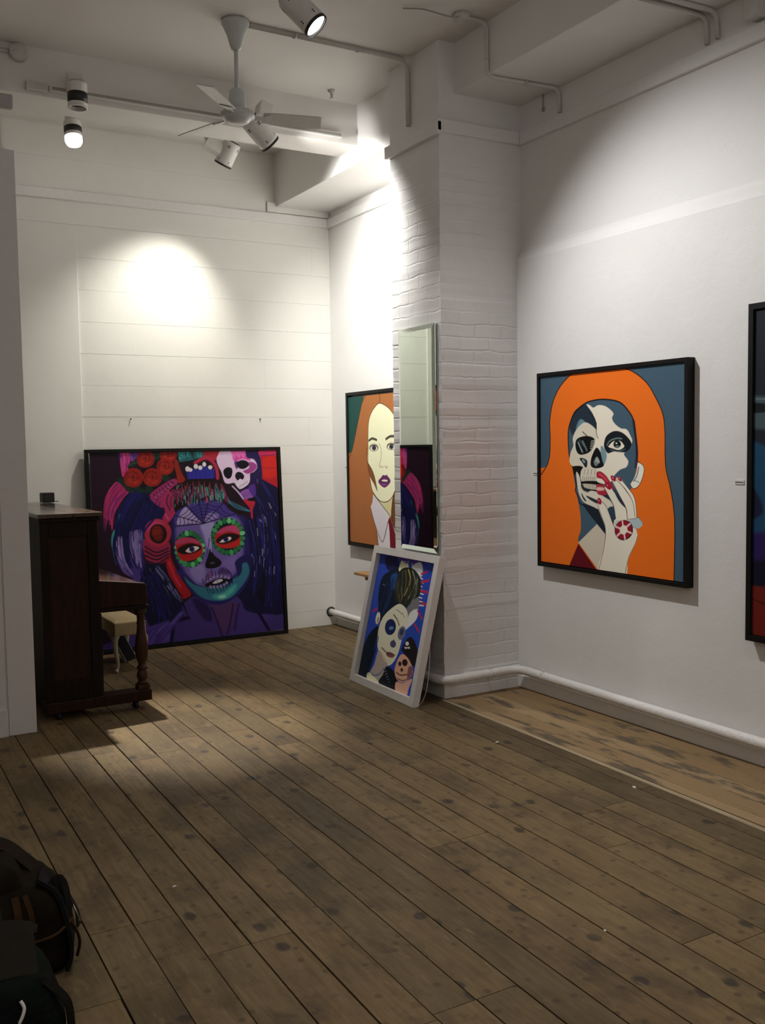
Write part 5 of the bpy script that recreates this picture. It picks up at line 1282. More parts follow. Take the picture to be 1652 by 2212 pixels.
def rasterise(shapes, bg, gain, nx, ny, grain=.05, seed=1):
    """paint the shapes (canvas coordinates 0..1000) into an nx*ny grid of paint colours"""
    def L(c): return np.array([lin(v) for v in c])*gain
    img = np.zeros((ny, nx, 3)); img[:] = L(bg)
    gx = np.linspace(0, 1000, nx); gy = np.linspace(0, 1000, ny)
    px = 1000./nx
    todo = []
    for s in shapes:
        if s[0] != 'h': todo.append(s); continue
        _, A, B, n, cols, w, bb, sd_, lo, hi = s
        q = random.Random(sd_); A, B = catmull(A, False, 6), catmull(B, False, 6)
        for i in range(n):
            t = q.random(); P = A*(1-t)+B*t; m = len(P); ln = max(3, int(m*q.uniform(lo, hi))); st = q.randint(0, m-ln)
            todo.append(('s', q.choice(cols), w*q.uniform(.5, 1.4), P[st:st+ln][::2], bb, 0))
    for s in todo:
        if s[0] == 'p':
            _, c, pts, b, sm = s; P = catmull(pts, True, 4) if sm else np.array(pts, float); w = 0
        else:
            _, c, w, pts, b, sm = s; P = catmull(pts, False, 4) if sm else np.array(pts, float)
        bl = max(px*1.2, b*1.1); pad = w/2+bl+2
        x0, x1 = np.searchsorted(gx, P[:,0].min()-pad), np.searchsorted(gx, P[:,0].max()+pad)
        y0, y1 = np.searchsorted(gy, P[:,1].min()-pad), np.searchsorted(gy, P[:,1].max()+pad)
        if x1 <= x0 or y1 <= y0: continue
        X, Y = np.meshgrid(gx[x0:x1], gy[y0:y1])
        if s[0] == 'p':
            A, B = P, np.roll(P, -1, 0)
            d = seg_dist(X, Y, A, B); ins = np.zeros(X.shape, bool)
            for (ax, ay), (bx_, by) in zip(A, B):
                if ay == by: continue
                ins ^= ((ay > Y) != (by > Y)) & (X < (bx_-ax)*(Y-ay)/(by-ay)+ax)
            sd = np.where(ins, d, -d)
        else:
            sd = w/2-seg_dist(X, Y, P[:-1], P[1:])
        a = np.clip(.5+sd/bl, 0, 1)
        a = (a*a*(3-2*a))[..., None]
        img[y0:y1, x0:x1] = img[y0:y1, x0:x1]*(1-a)+L(c)*a
    r = np.random.RandomState(seed)
    n1 = r.rand(ny, nx); k = 5
    n1 = sum(np.roll(n1, i, 0) for i in range(k))/k
    img *= (1+grain*(n1-.5)*2)[..., None]
    return np.clip(img, 0, .95)

def canvas_mesh(name, img, O, U, V, parent, mat):
    """grid of paint: O is the lower-left corner, U to the right, V upwards"""
    ny, nx = img.shape[:2]
    O, U, V = np.array(O, float), np.array(U, float), np.array(V, float)
    gu, gv = np.meshgrid(np.linspace(0, 1, nx), np.linspace(0, 1, ny))
    co = O[None, None]+gu[..., None]*U+gv[..., None]*V
    co = co.reshape(-1, 3)
    N = np.cross(U, V); N /= np.linalg.norm(N)
    idx = np.arange(nx*ny).reshape(ny, nx)
    q = np.stack([idx[:-1,:-1], idx[:-1,1:], idx[1:,1:], idx[1:,:-1]], -1).reshape(-1, 4)
    # the stretched cloth has a back and sides
    bo = len(co); back = np.array([O, O+U, O+U+V, O+V])-N*.018
    co = np.vstack([co, back])
    sides = [(bo+0, bo+1, nx-1, 0), (bo+1, bo+2, nx*ny-1, nx-1), (bo+2, bo+3, nx*(ny-1), nx*ny-1), (bo+3, bo+0, 0, nx*(ny-1)), (bo+3, bo+2, bo+1, bo+0)]
    q = np.vstack([q, np.array(sides)])
    me = bpy.data.meshes.new(name)
    me.vertices.add(len(co)); me.vertices.foreach_set('co', co.astype(np.float32).ravel())
    nf = len(q); me.loops.add(nf*4); me.loops.foreach_set('vertex_index', q.astype(np.int32).ravel())
    me.polygons.add(nf); me.polygons.foreach_set('loop_start', np.arange(0, nf*4, 4, dtype=np.int32))
    me.update(calc_edges=True)
    at = me.color_attributes.new('paint', 'FLOAT_COLOR', 'POINT')
    c = np.ones((len(co), 4), np.float32); c[:nx*ny, :3] = img.reshape(-1, 3); c[nx*ny:, :3] = .3
    at.data.foreach_set('color', c.ravel())
    me.materials.append(mat)
    o = bpy.data.objects.new(name, me); COL.objects.link(o); o.parent = parent
    return o

def flat_frame(bm, O, U, V, N, w, depth, fw, fh, front=0., mi=0):
    """four mitred bars; O lower-left of the outer front face, unit vectors U, V, outward normal N"""
    O, U, V, N = Vector(O), Vector(U), Vector(V), Vector(N)
    H = fh; Wd = fw
    ring = lambda i, off: [bm.verts.new(O+U*a+V*b+N*off) for a, b in ((i, i), (Wd-i, i), (Wd-i, H-i), (i, H-i))]
    of, inf, inb, ob = ring(0, front), ring(w, front), ring(w, -depth), ring(0, -depth)
    for a, b in ((of, inf), (inf, inb), (inb, ob), (ob, of)):
        for i in range(4):
            j = (i+1) % 4
            bm.faces.new((a[i], a[j], b[j], b[i])).material_index = mi

ART_M = art_mat('painted canvas')
def painting(name, label, shapes, bg, gain, O, U, V, size, depth, border, inset, fm, nx, ny, grain=.05, group=None, seed=1, cat='painting', extra=None):
    """O: lower-left outer corner of the front face; U, V unit vectors; the wall is on the side of -N"""
    O, U, V = Vector(O), Vector(U).normalized(), Vector(V).normalized(); N = U.cross(V).normalized()
    t = thing(name, label, cat, tuple(O), group=group)
    bm = NB(); flat_frame(bm, (0,0,0), U, V, N, min(border), depth, size[0], size[1])
    fr = obj('frame', bm, fm, t, bevel=.0015, off=(0,0,0))
    l, r_, b, tp = border
    img = rasterise(shapes, bg, gain, nx, ny, grain, seed)
    canvas_mesh('canvas', img, U*l+V*b-N*inset, U*(size[0]-l-r_), V*(size[1]-b-tp), t, ART_M)
    if extra: extra(t, U, V, N)
    return t

def backboard(t, U, V, N, size, z=-.035):
    bm = NB(); c = U*size[0]/2+V*size[1]/2+N*(z-.004)
    obx(bm, c, U, V, N, size[0]-.04, size[1]-.04, .006); obj('backing_board', bm, M_BACKBOARD, t, off=(0,0,0))

# big square canvas leaning on the back wall
a = .055; hh = 1.652; ww = 1.698
painting('framed_painting', 'large square purple painting of a sugar skull face, standing on the floor', ART1, (27, 9, 24), G1,
         (1.868, 7.905, .002), (1, 0, 0), (0, math.sin(a), math.cos(a)), (ww, hh), .045, (.040, .037, .036, .028), .012, M_FRAME, 540, 530, .10, 'framed paintings')
# orange haired portrait on the right wall (right-hand side towards the camera, so U runs to -y)
painting('framed_painting', 'black framed painting of half a skull and half a face with flat orange hair', ART2, (62, 86, 102), G2,
         (4.034, 5.008, .856), (0, -1, 0), (0, 0, 1), (1.262, 1.238), .0545, (.024, .024, .030, .026), .012, M_FRAME, 520, 520, .03, 'framed paintings', 2)
# portrait in the recess
painting('framed_painting', 'black framed portrait with long brown hair and purple lips, half hidden by the brick pillar', ART3, (13, 66, 60), G3,
         (4.074, 7.712, .772), (0, -1, 0), (0, 0, 1), (1.344, 1.343), .0505, (.027, .027, .033, .04), .011, M_FRAME, 380, 380, .02, 'framed paintings', 3)
# dark picture cut by the right edge of the photograph
painting('framed_painting', 'dark blue and red painting in a tall black frame at the right edge', ART5, (24, 30, 38), G5,
         (4.034, 3.357, .640), (0, -1, 0), (0, 0, 1), (1.68, 1.68), .0545, (.030, .030, .034, .034), .012, M_FRAME, 300, 300, .06, 'framed paintings', 4)
# white boxed frame leaning on the pillar
yw = -.0222; al = .2283
Uw = Vector((math.sin(yw), -math.cos(yw), 0)); nn = Vector((math.cos(yw), math.sin(yw), 0)); Vw = nn*math.sin(al)+Vector((0, 0, math.cos(al)))
def cord(t, U, V, N):
    backboard(t, U, V, N, (.877, .968), -.046)
    bm = NB(); p0 = U*.872+V*.40-N*.052
    pts = spline([p0, p0+U*.012-V*.10-N*.012, p0+U*.02-V*.24-N*.02+Vector((0,0,-.01)), p0+U*.006-V*.345-N*.02, U*.85-N*.06+Vector((0,0,.006)), U*.80-N*.07+Vector((0,0,.004))], 6)
    tube(bm, pts, .0022, 6); obj('hanging_cord', bm, M_CORD, t, off=(0,0,0))
    bm = NB(); w, H = .877, .968
    flat_frame(bm, U*.020+V*.020, U, V, N, .034, .047, w-.04, H-.04, -.036); obj('mount_board', bm, M_WFRAME, t, off=(0,0,0))
tw = painting('framed_picture', 'white box framed picture of a blue background skull make-up portrait leaning on the pillar', ART4, (34, 58, 146), G4,
         (3.197, 6.070, .002), Uw, Vw, (.877, .968), .050, (.058, .066, .052, .052), .032, M_WFRAME, 380, 420, .06, None, 5, 'picture', cord)
for ch in tw.children:
    if ch.name.startswith('frame'):
        pass

# ------------------------------------------------------------------ mirror on the pillar
t = thing('wall_mirror', 'tall narrow frameless mirror hanging on the left face of the white brick pillar', 'mirror', (XP, 5.54, .945))
y0, y1, z0, z1, xf, xe = 5.306, 5.772, .946, 2.425, 3.4555, 3.4635
bm = NB(); b = .030
rg = lambda i, x: [bm.verts.new((x+.019*(ya-5.772), ya, za)) for ya, za in ((y1-i, z0+i), (y0+i, z0+i), (y0+i, z1-i), (y1-i, z1-i))]
inn, out, bk = rg(b, xf), rg(0, xe), rg(0, xe+.004)
bm.faces.new(inn)
obj('glass', bm, M_MIRROR, t)
bm = NB(); inn, out, bk = rg(b, xf), rg(0, xe), rg(0, xe+.004)
for A_, B_ in ((inn, out), (out, bk)):
    for i in range(4): bm.faces.new((A_[i], A_[(i+1) % 4], B_[(i+1) % 4], B_[i]))
obj('bevelled_edge', bm, M_MIRROR, t)
bm = NB(); bx(bm, xe+.0045, XP-.0035, y0+.004, y1-.004, z0+.004, z1-.004); obj('backing_board', bm, M_TRACK, t)

# ------------------------------------------------------------------ heating pipe
t = thing('heating_pipe', 'white painted heating pipe running low along the right wall and round the pillar', 'pipe', (XRL-.045, 5.2, .135))
pr = .029
bm = NB()
path = corner_path([(XRL-.05, Y0+.01, .125), (XRL-.05, 4.2, .133), (XRL-.05, YP0-.055, .137), (XP-.052, YP0-.055, .130), (XP-.052, YP1+.07, .128), (XR-.05, YP1+.07, .126), (XR-.05, YB+.005, .122)], .11, 8)
dense = []
for p, q in zip(path, path[1:]):
    n = max(1, int((q-p).length/.12))
    for i in range(n): dense.append(p.lerp(q, i/n))
dense.append(path[-1])
rr = random.Random(3)
tube(bm, dense, pr, 16, rs=[pr*(1+rr.uniform(-.03, .03)) for _ in dense]); obj('pipe', bm, W_PIPE, t)
def bracket(x, y, z, n):
    bm = NB(); n = Vector(n)
    c = Vector((x, y, z)); lathe(bm, [(pr+.004, -.008), (pr+.004, .008)], c, n.cross(Vector((0, 0, 1))), 16)
    tube(bm, [c, c+n*.05], .008, 8); tube(bm, [c+Vector((0, 0, pr)), c+Vector((0, 0, pr+.02))-n*.012], .005, 6)
    obj('pipe_bracket', bm, W_PIPE, t)
bracket(3.80, YP0-.055, .1345, (0, 1, 0)); bracket(XRL-.05, 4.95, .136, (1, 0, 0)); bracket(XRL-.05, 3.0, .130, (1, 0, 0)); bracket(XR-.05, 7.0, .124, (1, 0, 0))
bm = NB(); lathe(bm, [(.033, 0), (.045, 0), (.045, .006), (.033, .006)], (XR-.05, YB-.006, .122), (0, 1, 0), 20, cap=False); obj('wall_collar', bm, M_DARK, t)

# ------------------------------------------------------------------ ceiling fan
FX, FY = 2.273, 5.612
t = thing('ceiling_fan', 'pale grey three blade ceiling fan hanging on a long rod from the ceiling', 'fan', (FX, FY, ZC))
bm = NB(); lathe(bm, [(.001, 0), (.082, -.002), (.084, -.02), (.074, -.036), (.052, -.085), (.034, -.15), (.026, -.168), (.002, -.17)], (FX, FY, ZC), (0,0,1), 32); obj('canopy', bm, M_FAN, t)
bm = NB(); lathe(bm, [(.0125, -.16), (.0125, -.44)], (FX, FY, ZC), (0,0,1), 16); obj('rod', bm, M_FAN, t)
bm = NB(); lathe(bm, [(.002, -.395), (.036, -.397), (.046, -.41), (.05, -.47), (.053, -.51), (.03, -.515), (.002, -.516)], (FX, FY, ZC), (0,0,1), 28); obj('coupling_cover', bm, M_FAN, t)
bm = NB(); lathe(bm, [(.002, -.508), (.05, -.51), (.088, -.522), (.103, -.54), (.104, -.556), (.09, -.566), (.074, -.570), (.07, -.583), (.045, -.596), (.002, -.598)], (FX, FY, ZC), (0,0,1), 36); obj('motor_housing', bm, M_FAN, t)
for ang in (-132, -12, 108):
    a = math.radians(ang); d = Vector((math.cos(a), math.sin(a), 0)); s_ = Vector((-math.sin(a), math.cos(a), 0)); c0 = Vector((FX, FY, ZC-.548))
    pitch = -.30; sv = s_*math.cos(pitch)+Vector((0, 0, 1))*math.sin(pitch); nv = d.cross(sv)
    bm = NB()
    prof = [(.15, .045), (.20, .052), (.30, .056), (.42, .058), (.50, .058), (.52, .054)]
    up = [c0+d*r+sv*w for r, w in prof]; dn = [c0+d*(r-(.02 if i > 3 else 0))-sv*w for i, (r, w) in enumerate(prof)]
    top = [[bm.verts.new(q+nv*o) for q in up+dn[::-1]] for o in (.003, -.003)]
    bm.faces.new(top[0]); bm.faces.new(top[1][::-1]); n = len(top[0])
    for i in range(n): bm.faces.new((top[0][i], top[1][i], top[1][(i+1) % n], top[0][(i+1) % n]))
    bl = obj('blade', bm, M_BLADE, t)
    bm = NB(); obx(bm, c0+d*.135-nv*.006, d, sv, nv, .13, .04, .006); obx(bm, c0+d*.18-nv*.006, d, sv, nv, .03, .075, .005)
    obj('blade_arm', bm, M_FAN, bl, off=[-v for v in t.location], bevel=.002)

# ------------------------------------------------------------------ lighting tracks
t = thing('lighting_track', 'grey lighting track along the foot of the cross beam behind the fan', 'light track', (2.4, YF, 3.92))
bm = NB(); bx(bm, 1.385, 3.46, YF-.034, YF-.0015, 3.905, 3.940); obj('rail', bm, M_WHITE, t, bevel=.002)
bm = NB(); bx(bm, 1.40, 3.45, YF-.0355, YF-.0342, 3.913, 3.931); obj('slot', bm, M_TRACK, t)
bm = NB(); bx(bm, 1.245, 1.375, YF-.040, YF-.0015, 3.895, 3.945); obj('end_feed', bm, M_COND, t, bevel=.004)
t = thing('lighting_track', 'pale lighting track on the recess ceiling, behind the cross beam', 'light track', (2.2, 7.45, ZRC))
bm = NB(); bx(bm, 1.30, 3.30, 7.433, 7.467, ZRC-.034, ZRC-.001); obj('rail', bm, M_WHITE, t, bevel=.002)
bm = NB(); bx(bm, 1.31, 3.29, 7.441, 7.459, ZRC-.0352, ZRC-.0345); obj('slot', bm, M_TRACK, t)

# ------------------------------------------------------------------ spotlights
def spotlight(label, mount, head, target, r=.068, L=.19, lit=False, box_dir=None, band=False, dome=False, bl=.115):
    head, mount, target = Vector(head), Vector(mount), Vector(target); d = (target-head).normalized()
    t = thing('track_spotlight', label, 'spotlight', tuple(mount), group='track spotlights')
    a, b, _ = frame_of(d)
    bm = NB(); lathe(bm, [(.002, -L*.5), (r*.80, -L*.5), (r*.97, -L*.44), (r, -L*.40), (r, -L*.33), (r, -L*.30), (r, -L*.27), (r, -L*.24), (r, L*.25), (r, L*.28), (r, L*.30), (r, L*.33), (r, L*.42), (r*.9, L*.42), (r*.86, L*.30), (.002, L*.29)], head, d, 40, cap=False)
    if not band:
        for i, f in enumerate(bm.faces):
            ring, k = divmod(i, 40)
            if (ring in (4, 6) and k % 8 in (0, 1)) or (ring in (8, 10) and k % 8 == 4): f.material_index = 1
    hs = obj('housing', bm, [M_WHITE, M_DARK], t)
    bm = NB(); lathe(bm, [(.002, -L*.515), (r*.62, -L*.52), (r*.82, -L*.506), (r*.82, -L*.50)], head, d, 24); obj('rear_cap', bm, M_BLACK, t)
    bm = NB(); lathe(bm, [(r*.9, L*.425), (r*1.02, L*.425), (r*1.02, L*.49), (r*.9, L*.49)], head, d, 28, cap=False)
    obj('front_ring', bm, M_BLACK if not band else M_WHITE, t)
    if band:
        bm = NB(); lathe(bm, [(r*1.001, -L*.08), (r*1.012, -L*.08), (r*1.012, L*.30), (r*1.001, L*.30)], head, d, 28, cap=False); obj('band', bm, M_BLACK, t)
    bm = NB()
    if dome: lathe(bm, [(r*.93, L*.40), (r*.98, L*.55), (r*.97, L*.80), (r*.80, L*.98), (r*.45, L*1.06), (.002, L*1.07)], head, d, 28, cap=False)
    elif lit: lathe(bm, [(.002, L*.50), (r*.55, L*.49), (r*.89, L*.44)], head, d, 24, cap=False)
    else: lathe(bm, [(.002, L*.34), (r*.85, L*.34)], head, d, 24, cap=False)
    obj('lamp_lens', bm, M_LIT if lit else M_OFF, t)
    bd = Vector(box_dir).normalized() if box_dir else (mount-head).normalized()
    bm = NB(); x, y, z_ = frame_of(bd)
    base = head+bd*(r*.9)
    obx(bm, base+bd*bl*.46, x, y, bd, .095, .10, bl); obj('gear_box', bm, M_WHITE, t, bevel=.004)
    bm = NB(); tube(bm, [base+bd*(bl-.015), mount], .011, 10); lathe(bm, [(.020, -.005), (.020, .005)], mount-Vector((0, 0, .0)), (0, 0, 1), 14); obj('stem', bm, M_WHITE, t)
    return head+d*(L*(1.1 if dome else .52)), d

S = {}
S[1] = spotlight('white track spotlight with a black band, hanging leftmost on the beam track', (1.534, YF-.0600, 3.925), (1.534, 6.430, 3.870), (1.514, 6.40, 2.0), .060, .165, False, (.0, .6, .8), True)
S[2] = spotlight('lit spotlight with a black collar and glowing dome at the upper left', (1.744, 7.45, ZRC-.037), (1.724, 7.400, 3.961), (1.724, 6.6, .0), .062, .12, True, (0.1, .3, 1), True, True, .07)
S[3] = spotlight('large white spotlight just below the right-hand fan blade', (2.84, YF-.0600, 3.925), (2.756, 6.400, 3.811), (4.12, 6.62, 2.62), .074, .22, False, (.28, .2, 1), bl=.15)
S[4] = spotlight('white spotlight tilted down towards the back wall, lowest of the group under the fan', (2.70, 7.45, ZRC-.037), (2.861, 7.280, 3.906), (2.36, 8.05, 2.5), .068, .19, False, (-.85, .10, .42), bl=.13)
S[5] = spotlight('lit white spotlight hanging nearest at the top edge, above and right of the fan', (2.30, 4.82, ZC-.007), (2.333, 4.830, 3.939), (4.09, 3.45, 1.5), .070, .235, True, (-.3, .0, 1))

# ------------------------------------------------------------------ conduits and boxes on the ceiling
def conduit(label, pts, r=.011, rad=.06, name='cable_conduit', mat=None, clips=()):
    P = corner_path(pts, rad, 7); 
    bm = NB(); tube(bm, P, r, 10)
    t = thing(name, label, 'conduit', tuple(P[0])); obj('tube', bm, mat or M_COND, t)
    for c, n in clips:
        bm = NB(); c = Vector(c); n = Vector(n).normalized(); lathe(bm, [(r+.004, -.01), (r+.004, .01)], c, n, 12); obj('clip', bm, M_COND, t)
    return t
conduit('thin conduit from the fan across the ceiling, bending down the pillar side', [(FX+.085, 5.604, ZC-.012), (XP-.014, 5.622, ZC-.012), (XP-.014, 5.622, 3.735)], .016, .09, clips=[((2.66, 5.61, ZC-.012), (1, 0, 0)), ((3.1, 5.616, ZC-.012), (1, 0, 0))])
conduit('conduit dropping from the ceiling box and crossing under the long beam to the right wall', [(3.42, 4.905, ZC-.014), (XB-.013, 4.91, ZC-.014), (XB-.013, 4.91, ZB-.013), (XR-.014, 4.872, ZB-.013), (XR-.014, 4.868, 3.70)], .012, .05, clips=[((XB-.013, 4.91, 3.95), (0, 0, 1)), ((3.86, 4.885, ZB-.013), (1, 0, 0))])
conduit('bent conduit under the beam near the top right corner, nearer of the double pair', [(XB+.02, 3.712, ZB-.013), (XR-.014, 3.706, ZB-.013), (XR-.014, 3.700, 3.70)], .012, .06)
conduit('second conduit of the double pair under the beam at top right', [(XB+.02, 3.655, ZB-.013), (XR-.014, 3.640, ZB-.013), (XR-.014, 3.630, 3.705)], .012, .06)
conduit('short conduit running left from the round box on the cross beam', [(1.150, YF-.0128, 4.110), (.2, YF-.0128, 4.110)], .013, .02)
def roundbox(label, c, r, h, n=(0, 0, 1)):
    t = thing('junction_box', label, 'junction box', c)
    bm = NB(); lathe(bm, [(.002, -h), (r*.92, -h), (r, -h*.85), (r, 0), (.002, 0)], c, n, 24); obj('box', bm, M_COND, t)
    for s_ in (-1, 1):
        bm = NB(); lathe(bm, [(.004, -h-.002), (.004, -h+.001)], (c[0]+s_*r*.6, c[1], c[2]), n, 8); obj('screw', bm, M_TRACK, t)
roundbox('round white junction box on the cross beam at the far left', (1.207, YF-.001, 4.110), .054, .04, (0, 1, 0))
roundbox('round white junction box on the ceiling above the pillar', (3.405, 4.905, ZC-.001), .05, .035)
bm = NB(); pts = spline([(3.05, 4.98, ZC-.012), (3.14, 4.94, ZC-.012), (3.18, 4.90, ZC-.03), (3.27, 4.85, ZC-.06), (3.33, 4.845, ZC-.055), (3.355, 4.86, ZC-.042)], 8)
tube(bm, pts, .0045, 8); tag(obj('flex_cable', bm, M_TRACK), 'dark flex cable looping to the ceiling box above the pillar', 'cable')
bm = NB(); lathe(bm, [(.002, 0), (.026, 0), (.026, -.008), (.012, -.014), (.008, -.045), (.014, -.05), (.014, -.056), (.002, -.058)], (3.295, 6.365, ZC-.001), (0, 0, 1), 16)
tag(obj('sprinkler_head', bm, M_COND), 'small ceiling fitting right of the fan, close to the cross beam', 'ceiling fitting')
bm = NB(); bx(bm, 4.03, XR-.0015, 3.33, 3.40, 3.70, ZB-.0015); tag(obj('conduit_box', bm, M_COND, bevel=.004), 'square pale box under the beam at the top right corner', 'junction box')
bm = NB(); tube(bm, [(XR-.012, 5.03, ZB-.001), (XR-.012, 5.03, 3.76)], .004, 8); lathe(bm, [(.008, -.01), (.008, .012)], (XR-.012, 5.03, 3.765), (0, 0, 1), 10)
tag(obj('hanging_hook', bm, M_TRACK), 'small hook hanging under the beam beside the pillar', 'hook')
bm = NB(); bx(bm, .55, 1.056, YPART-.03, YPART+.0115, 3.565, 3.643); tag(obj('trunking_box', bm, M_LBOX, bevel=.008), 'mauve grey box across the top of the left partition', 'box')

# ------------------------------------------------------------------ upright piano
t = thing('upright_piano', 'dark mahogany upright piano seen from its end, beside the left partition', 'piano', (1.142, 6.098, 0), .025, world=False)
LEN = 1.47; BW = .345; BH = 1.243
bm = NB(); bx(bm, .004, BW-.004, .045, LEN-.045, .055, BH-.002); obj('body', bm, M_PIANO2, t, bevel=.003)
def end_panel(y, s):
    # framed end: stiles, rails and a sunk panel
    e = obj('end_panel', (lambda b_: (bx(b_, .05, BW-.05, y+.014*(s < 0), y+.03+.014*(s < 0), .24, 1.13), b_)[1])(NB()), M_PIANO, t, bevel=.002)
    bm = NB(); y0, y1 = (y, y+.044)
    bx(bm, 0, .052, y0, y1, .122, BH-.003); bx(bm, BW-.062, BW, y0, y1, .122, BH-.003); bx(bm, .0525, BW-.0625, y0, y1, .122, .245); bx(bm, .0525, BW-.0625, y0, y1, 1.125, BH-.003)
    obj('end_frame', bm, M_PIANO2, t, bevel=.004)
end_panel(.0, -1); end_panel(LEN-.044, 1)
bm = NB(); bx(bm, -.012, .195, -.022, LEN+.02, BH, BH+.026); obj('lid', bm, M_LID, t, bevel=.006)
bm = NB(); bx(bm, .1975, BW+.028, -.022, LEN+.02, BH, BH+.026); obj('lid', bm, M_LID, t, bevel=.006)
bm = NB(); bx(bm, -.004, BW+.016, -.012, LEN+.012, BH-.028, BH-.0015); obj('cornice_moulding', bm, M_PIANO2, t, bevel=.008)
# key bed with cheeks, closed fall
bm = NB()
prof = [(BW+.001, .665), (.638, .665), (.645, .69), (.645, .79), (.630, .803), (BW+.001, .842)]
prism_y(bm, prof, .004, .044); obj('key_cheek', bm, M_PIANO, t, bevel=.006)
bm = NB(); prism_y(bm, prof, LEN-.044, LEN-.004); obj('key_cheek', bm, M_PIANO, t, bevel=.006)
bm = NB(); prism_y(bm, [(BW+.002, .70), (.63, .70), (.64, .72), (.64, .785), (.625, .797), (BW+.002, .836)], .0445, LEN-.0445); obj('fall_board', bm, M_LID, t, bevel=.005)
bm = NB(); bx(bm, BW+.001, .655, -.002, LEN+.002, .640, .664); obj('key_bed', bm, M_PIANO2, t, bevel=.006)
bm = NB(); bx(bm, BW+.003, BW+.02, .05, LEN-.05, .12, .63); obj('lower_panel', bm, M_PIANO2, t, bevel=.003)
legp = [(.036, .640), (.036, .605), (.025, .600), (.023, .560), (.027, .545), (.024, .535), (.026, .50), (.034, .45), (.041, .40), (.042, .37), (.036, .315), (.024, .285), (.022, .275), (.034, .262), (.034, .250), (.024, .240), (.033, .222), (.036, .20), (.028, .178), (.024, .172), (.036, .160), (.030, .150)]
for ly in (.055, LEN-.055):
    bm = NB(); lathe(bm, legp[::-1], (.613, ly, 0), (0, 0, 1), 24); bx(bm, .576, .650, ly-.037, ly+.037, .1205, .151); obj('leg', bm, M_LEG, t, bevel=.002)
    bm = NB(); bx(bm, .0, .655, ly-.06, ly+.05, .052, .120); obj('toe_block', bm, M_PIANO, t, bevel=.005)
    for cx in (.56, .08):
        bm = NB(); lathe(bm, [(.003, -.012), (.021, -.012), (.025, -.006), (.025, .006), (.021, .012), (.003, .012)], (cx, ly-.012, .0255), (1, .3, 0), 18); bx(bm, cx-.016, cx+.016, ly-.02, ly+.012, .038, .0515); obj('castor', bm, M_BLACK, t)
bm = NB(); lathe(bm, [(.002, 0), (.033, 0), (.033, .072), (.030, .078), (.002, .078)], (1.435, 7.72-.28, BH+.028), (0, 0, 1), 6)
# ------------------------------------------------------------------ small black box on the piano
bm.free(); bm = NB(); obx(bm, (1.452, 7.42, BH+.029+.036), (1, .1, 0), (-.1, 1, 0), (0, 0, 1), .085, .085, .072); 
t = thing('speaker_box', 'small black box standing on the far end of the piano lid', 'speaker', (1.452, 7.42, BH+.029)); obj('case', bm, M_BLACK, t, bevel=.006)
bm = NB(); tube(bm, spline([(1.495, 7.42, BH+.036), (1.53, 7.44, BH+.033), (1.54, 7.50, BH+.033)], 5), .003, 6); obj('cable', bm, M_BLACK, t)

# ------------------------------------------------------------------ stool in front of the keys
t = thing('piano_stool', 'low cream upholstered piano stool with curved legs in front of the piano keys', 'stool', (1.97, 7.45, 0))
bm = NB(); bx(bm, 1.852, 2.088, 7.205, 7.74, .272, .372)
bmesh.ops.subdivide_edges(bm, edges=bm.edges[:], cuts=6, use_grid_fill=True)
for v in bm.verts:
    if v.co.z > .37:
        u, w = (v.co.x-1.97)/.118, (v.co.y-7.4725)/.2675; v.co.z += .024*(1-abs(u)**3)*(1-abs(w)**4)
obj('seat', bm, M_STOOL, t, bevel=.008)
for lx, ly in ((1.875, 7.232), (2.068, 7.232), (1.875, 7.71), (2.068, 7.71)):
    sx, sy = (-1 if lx < 1.97 else 1), (-1 if ly < 7.4 else 1)
    pts = spline([(lx, ly, .275), (lx+sx*.016, ly+sy*.010, .235), (lx+sx*.014, ly+sy*.008, .16), (lx-sx*.002, ly-sy*.002, .07), (lx, ly, .03), (lx+sx*.012, ly+sy*.012, .012), (lx+sx*.02, ly+sy*.018, .004)], 5)
    n = len(pts); rs = [.024*(1-.62*min(1, i/(n*.68))) if i < n*.7 else .0095+.009*math.sin(PI*min(1, (i-n*.7)/(n*.3)*.75)) for i in range(n)]
    bm = NB(); tube(bm, pts, .02, 12, rs=rs); obj('leg', bm, M_CREAM, t)

# ------------------------------------------------------------------ black flat case propped under the stool
t = thing('flat_case', 'flat black case with thin silver edges leaning on the floor under the piano stool', 'case', (2.02, 7.62, 0))
dv = Vector((-.10, 0, .20)).normalized(); sv = Vector((.11, .13, 0)).normalized(); o0 = Vector((2.015, 7.53, .004))
nv = dv.cross(sv).normalized()
bm = NB(); c = o0+dv*.142+sv*.085; obx(bm, c, dv, sv, nv, .28, .17, .02); obj('case_panel', bm, M_CASE, t, bevel=.003)
bm = NB(); obx(bm, o0+dv*.142-sv*.0035, dv, sv, nv, .284, .006, .022); obj('edge_strip', bm, M_SILVER, t)
bm = NB(); obx(bm, o0+dv*.142+sv*.1735, dv, sv, nv, .284, .006, .022); obj('edge_strip', bm, M_SILVER, t)
bm = NB(); obx(bm, (2.135, 7.64, .012), (1, .3, .4), (-.3, 1, 0), (0, 0, 1), .03, .02, .02); obj('foot_cap', bm, M_PAPER, t, bevel=.003)
bm = NB(); obx(bm, (2.15, 7.68, .05), (1, .3, 0), (-.3, 1, 0), (0, 0, 1), .03, .01, .03); obj('tag', bm, M_RED, t)

# ------------------------------------------------------------------ small shelf in the recess
t = thing('wall_shelf', 'small orange pine shelf in the recess behind the white framed picture', 'shelf', (4.0, 7.0, .55))
bm = NB(); prism(bm, [(7.36, .575), (7.36, .553), (6.75, .553), (6.75, .575)], 3.94, XR-.0015); obj('board', bm, M_SHELF, t, bevel=.003)
bm = NB(); bx(bm, 3.97, XR-.0015, 6.80, 7.22, .52, .5525); obj('bracket', bm, M_SHELF, t, bevel=.003)

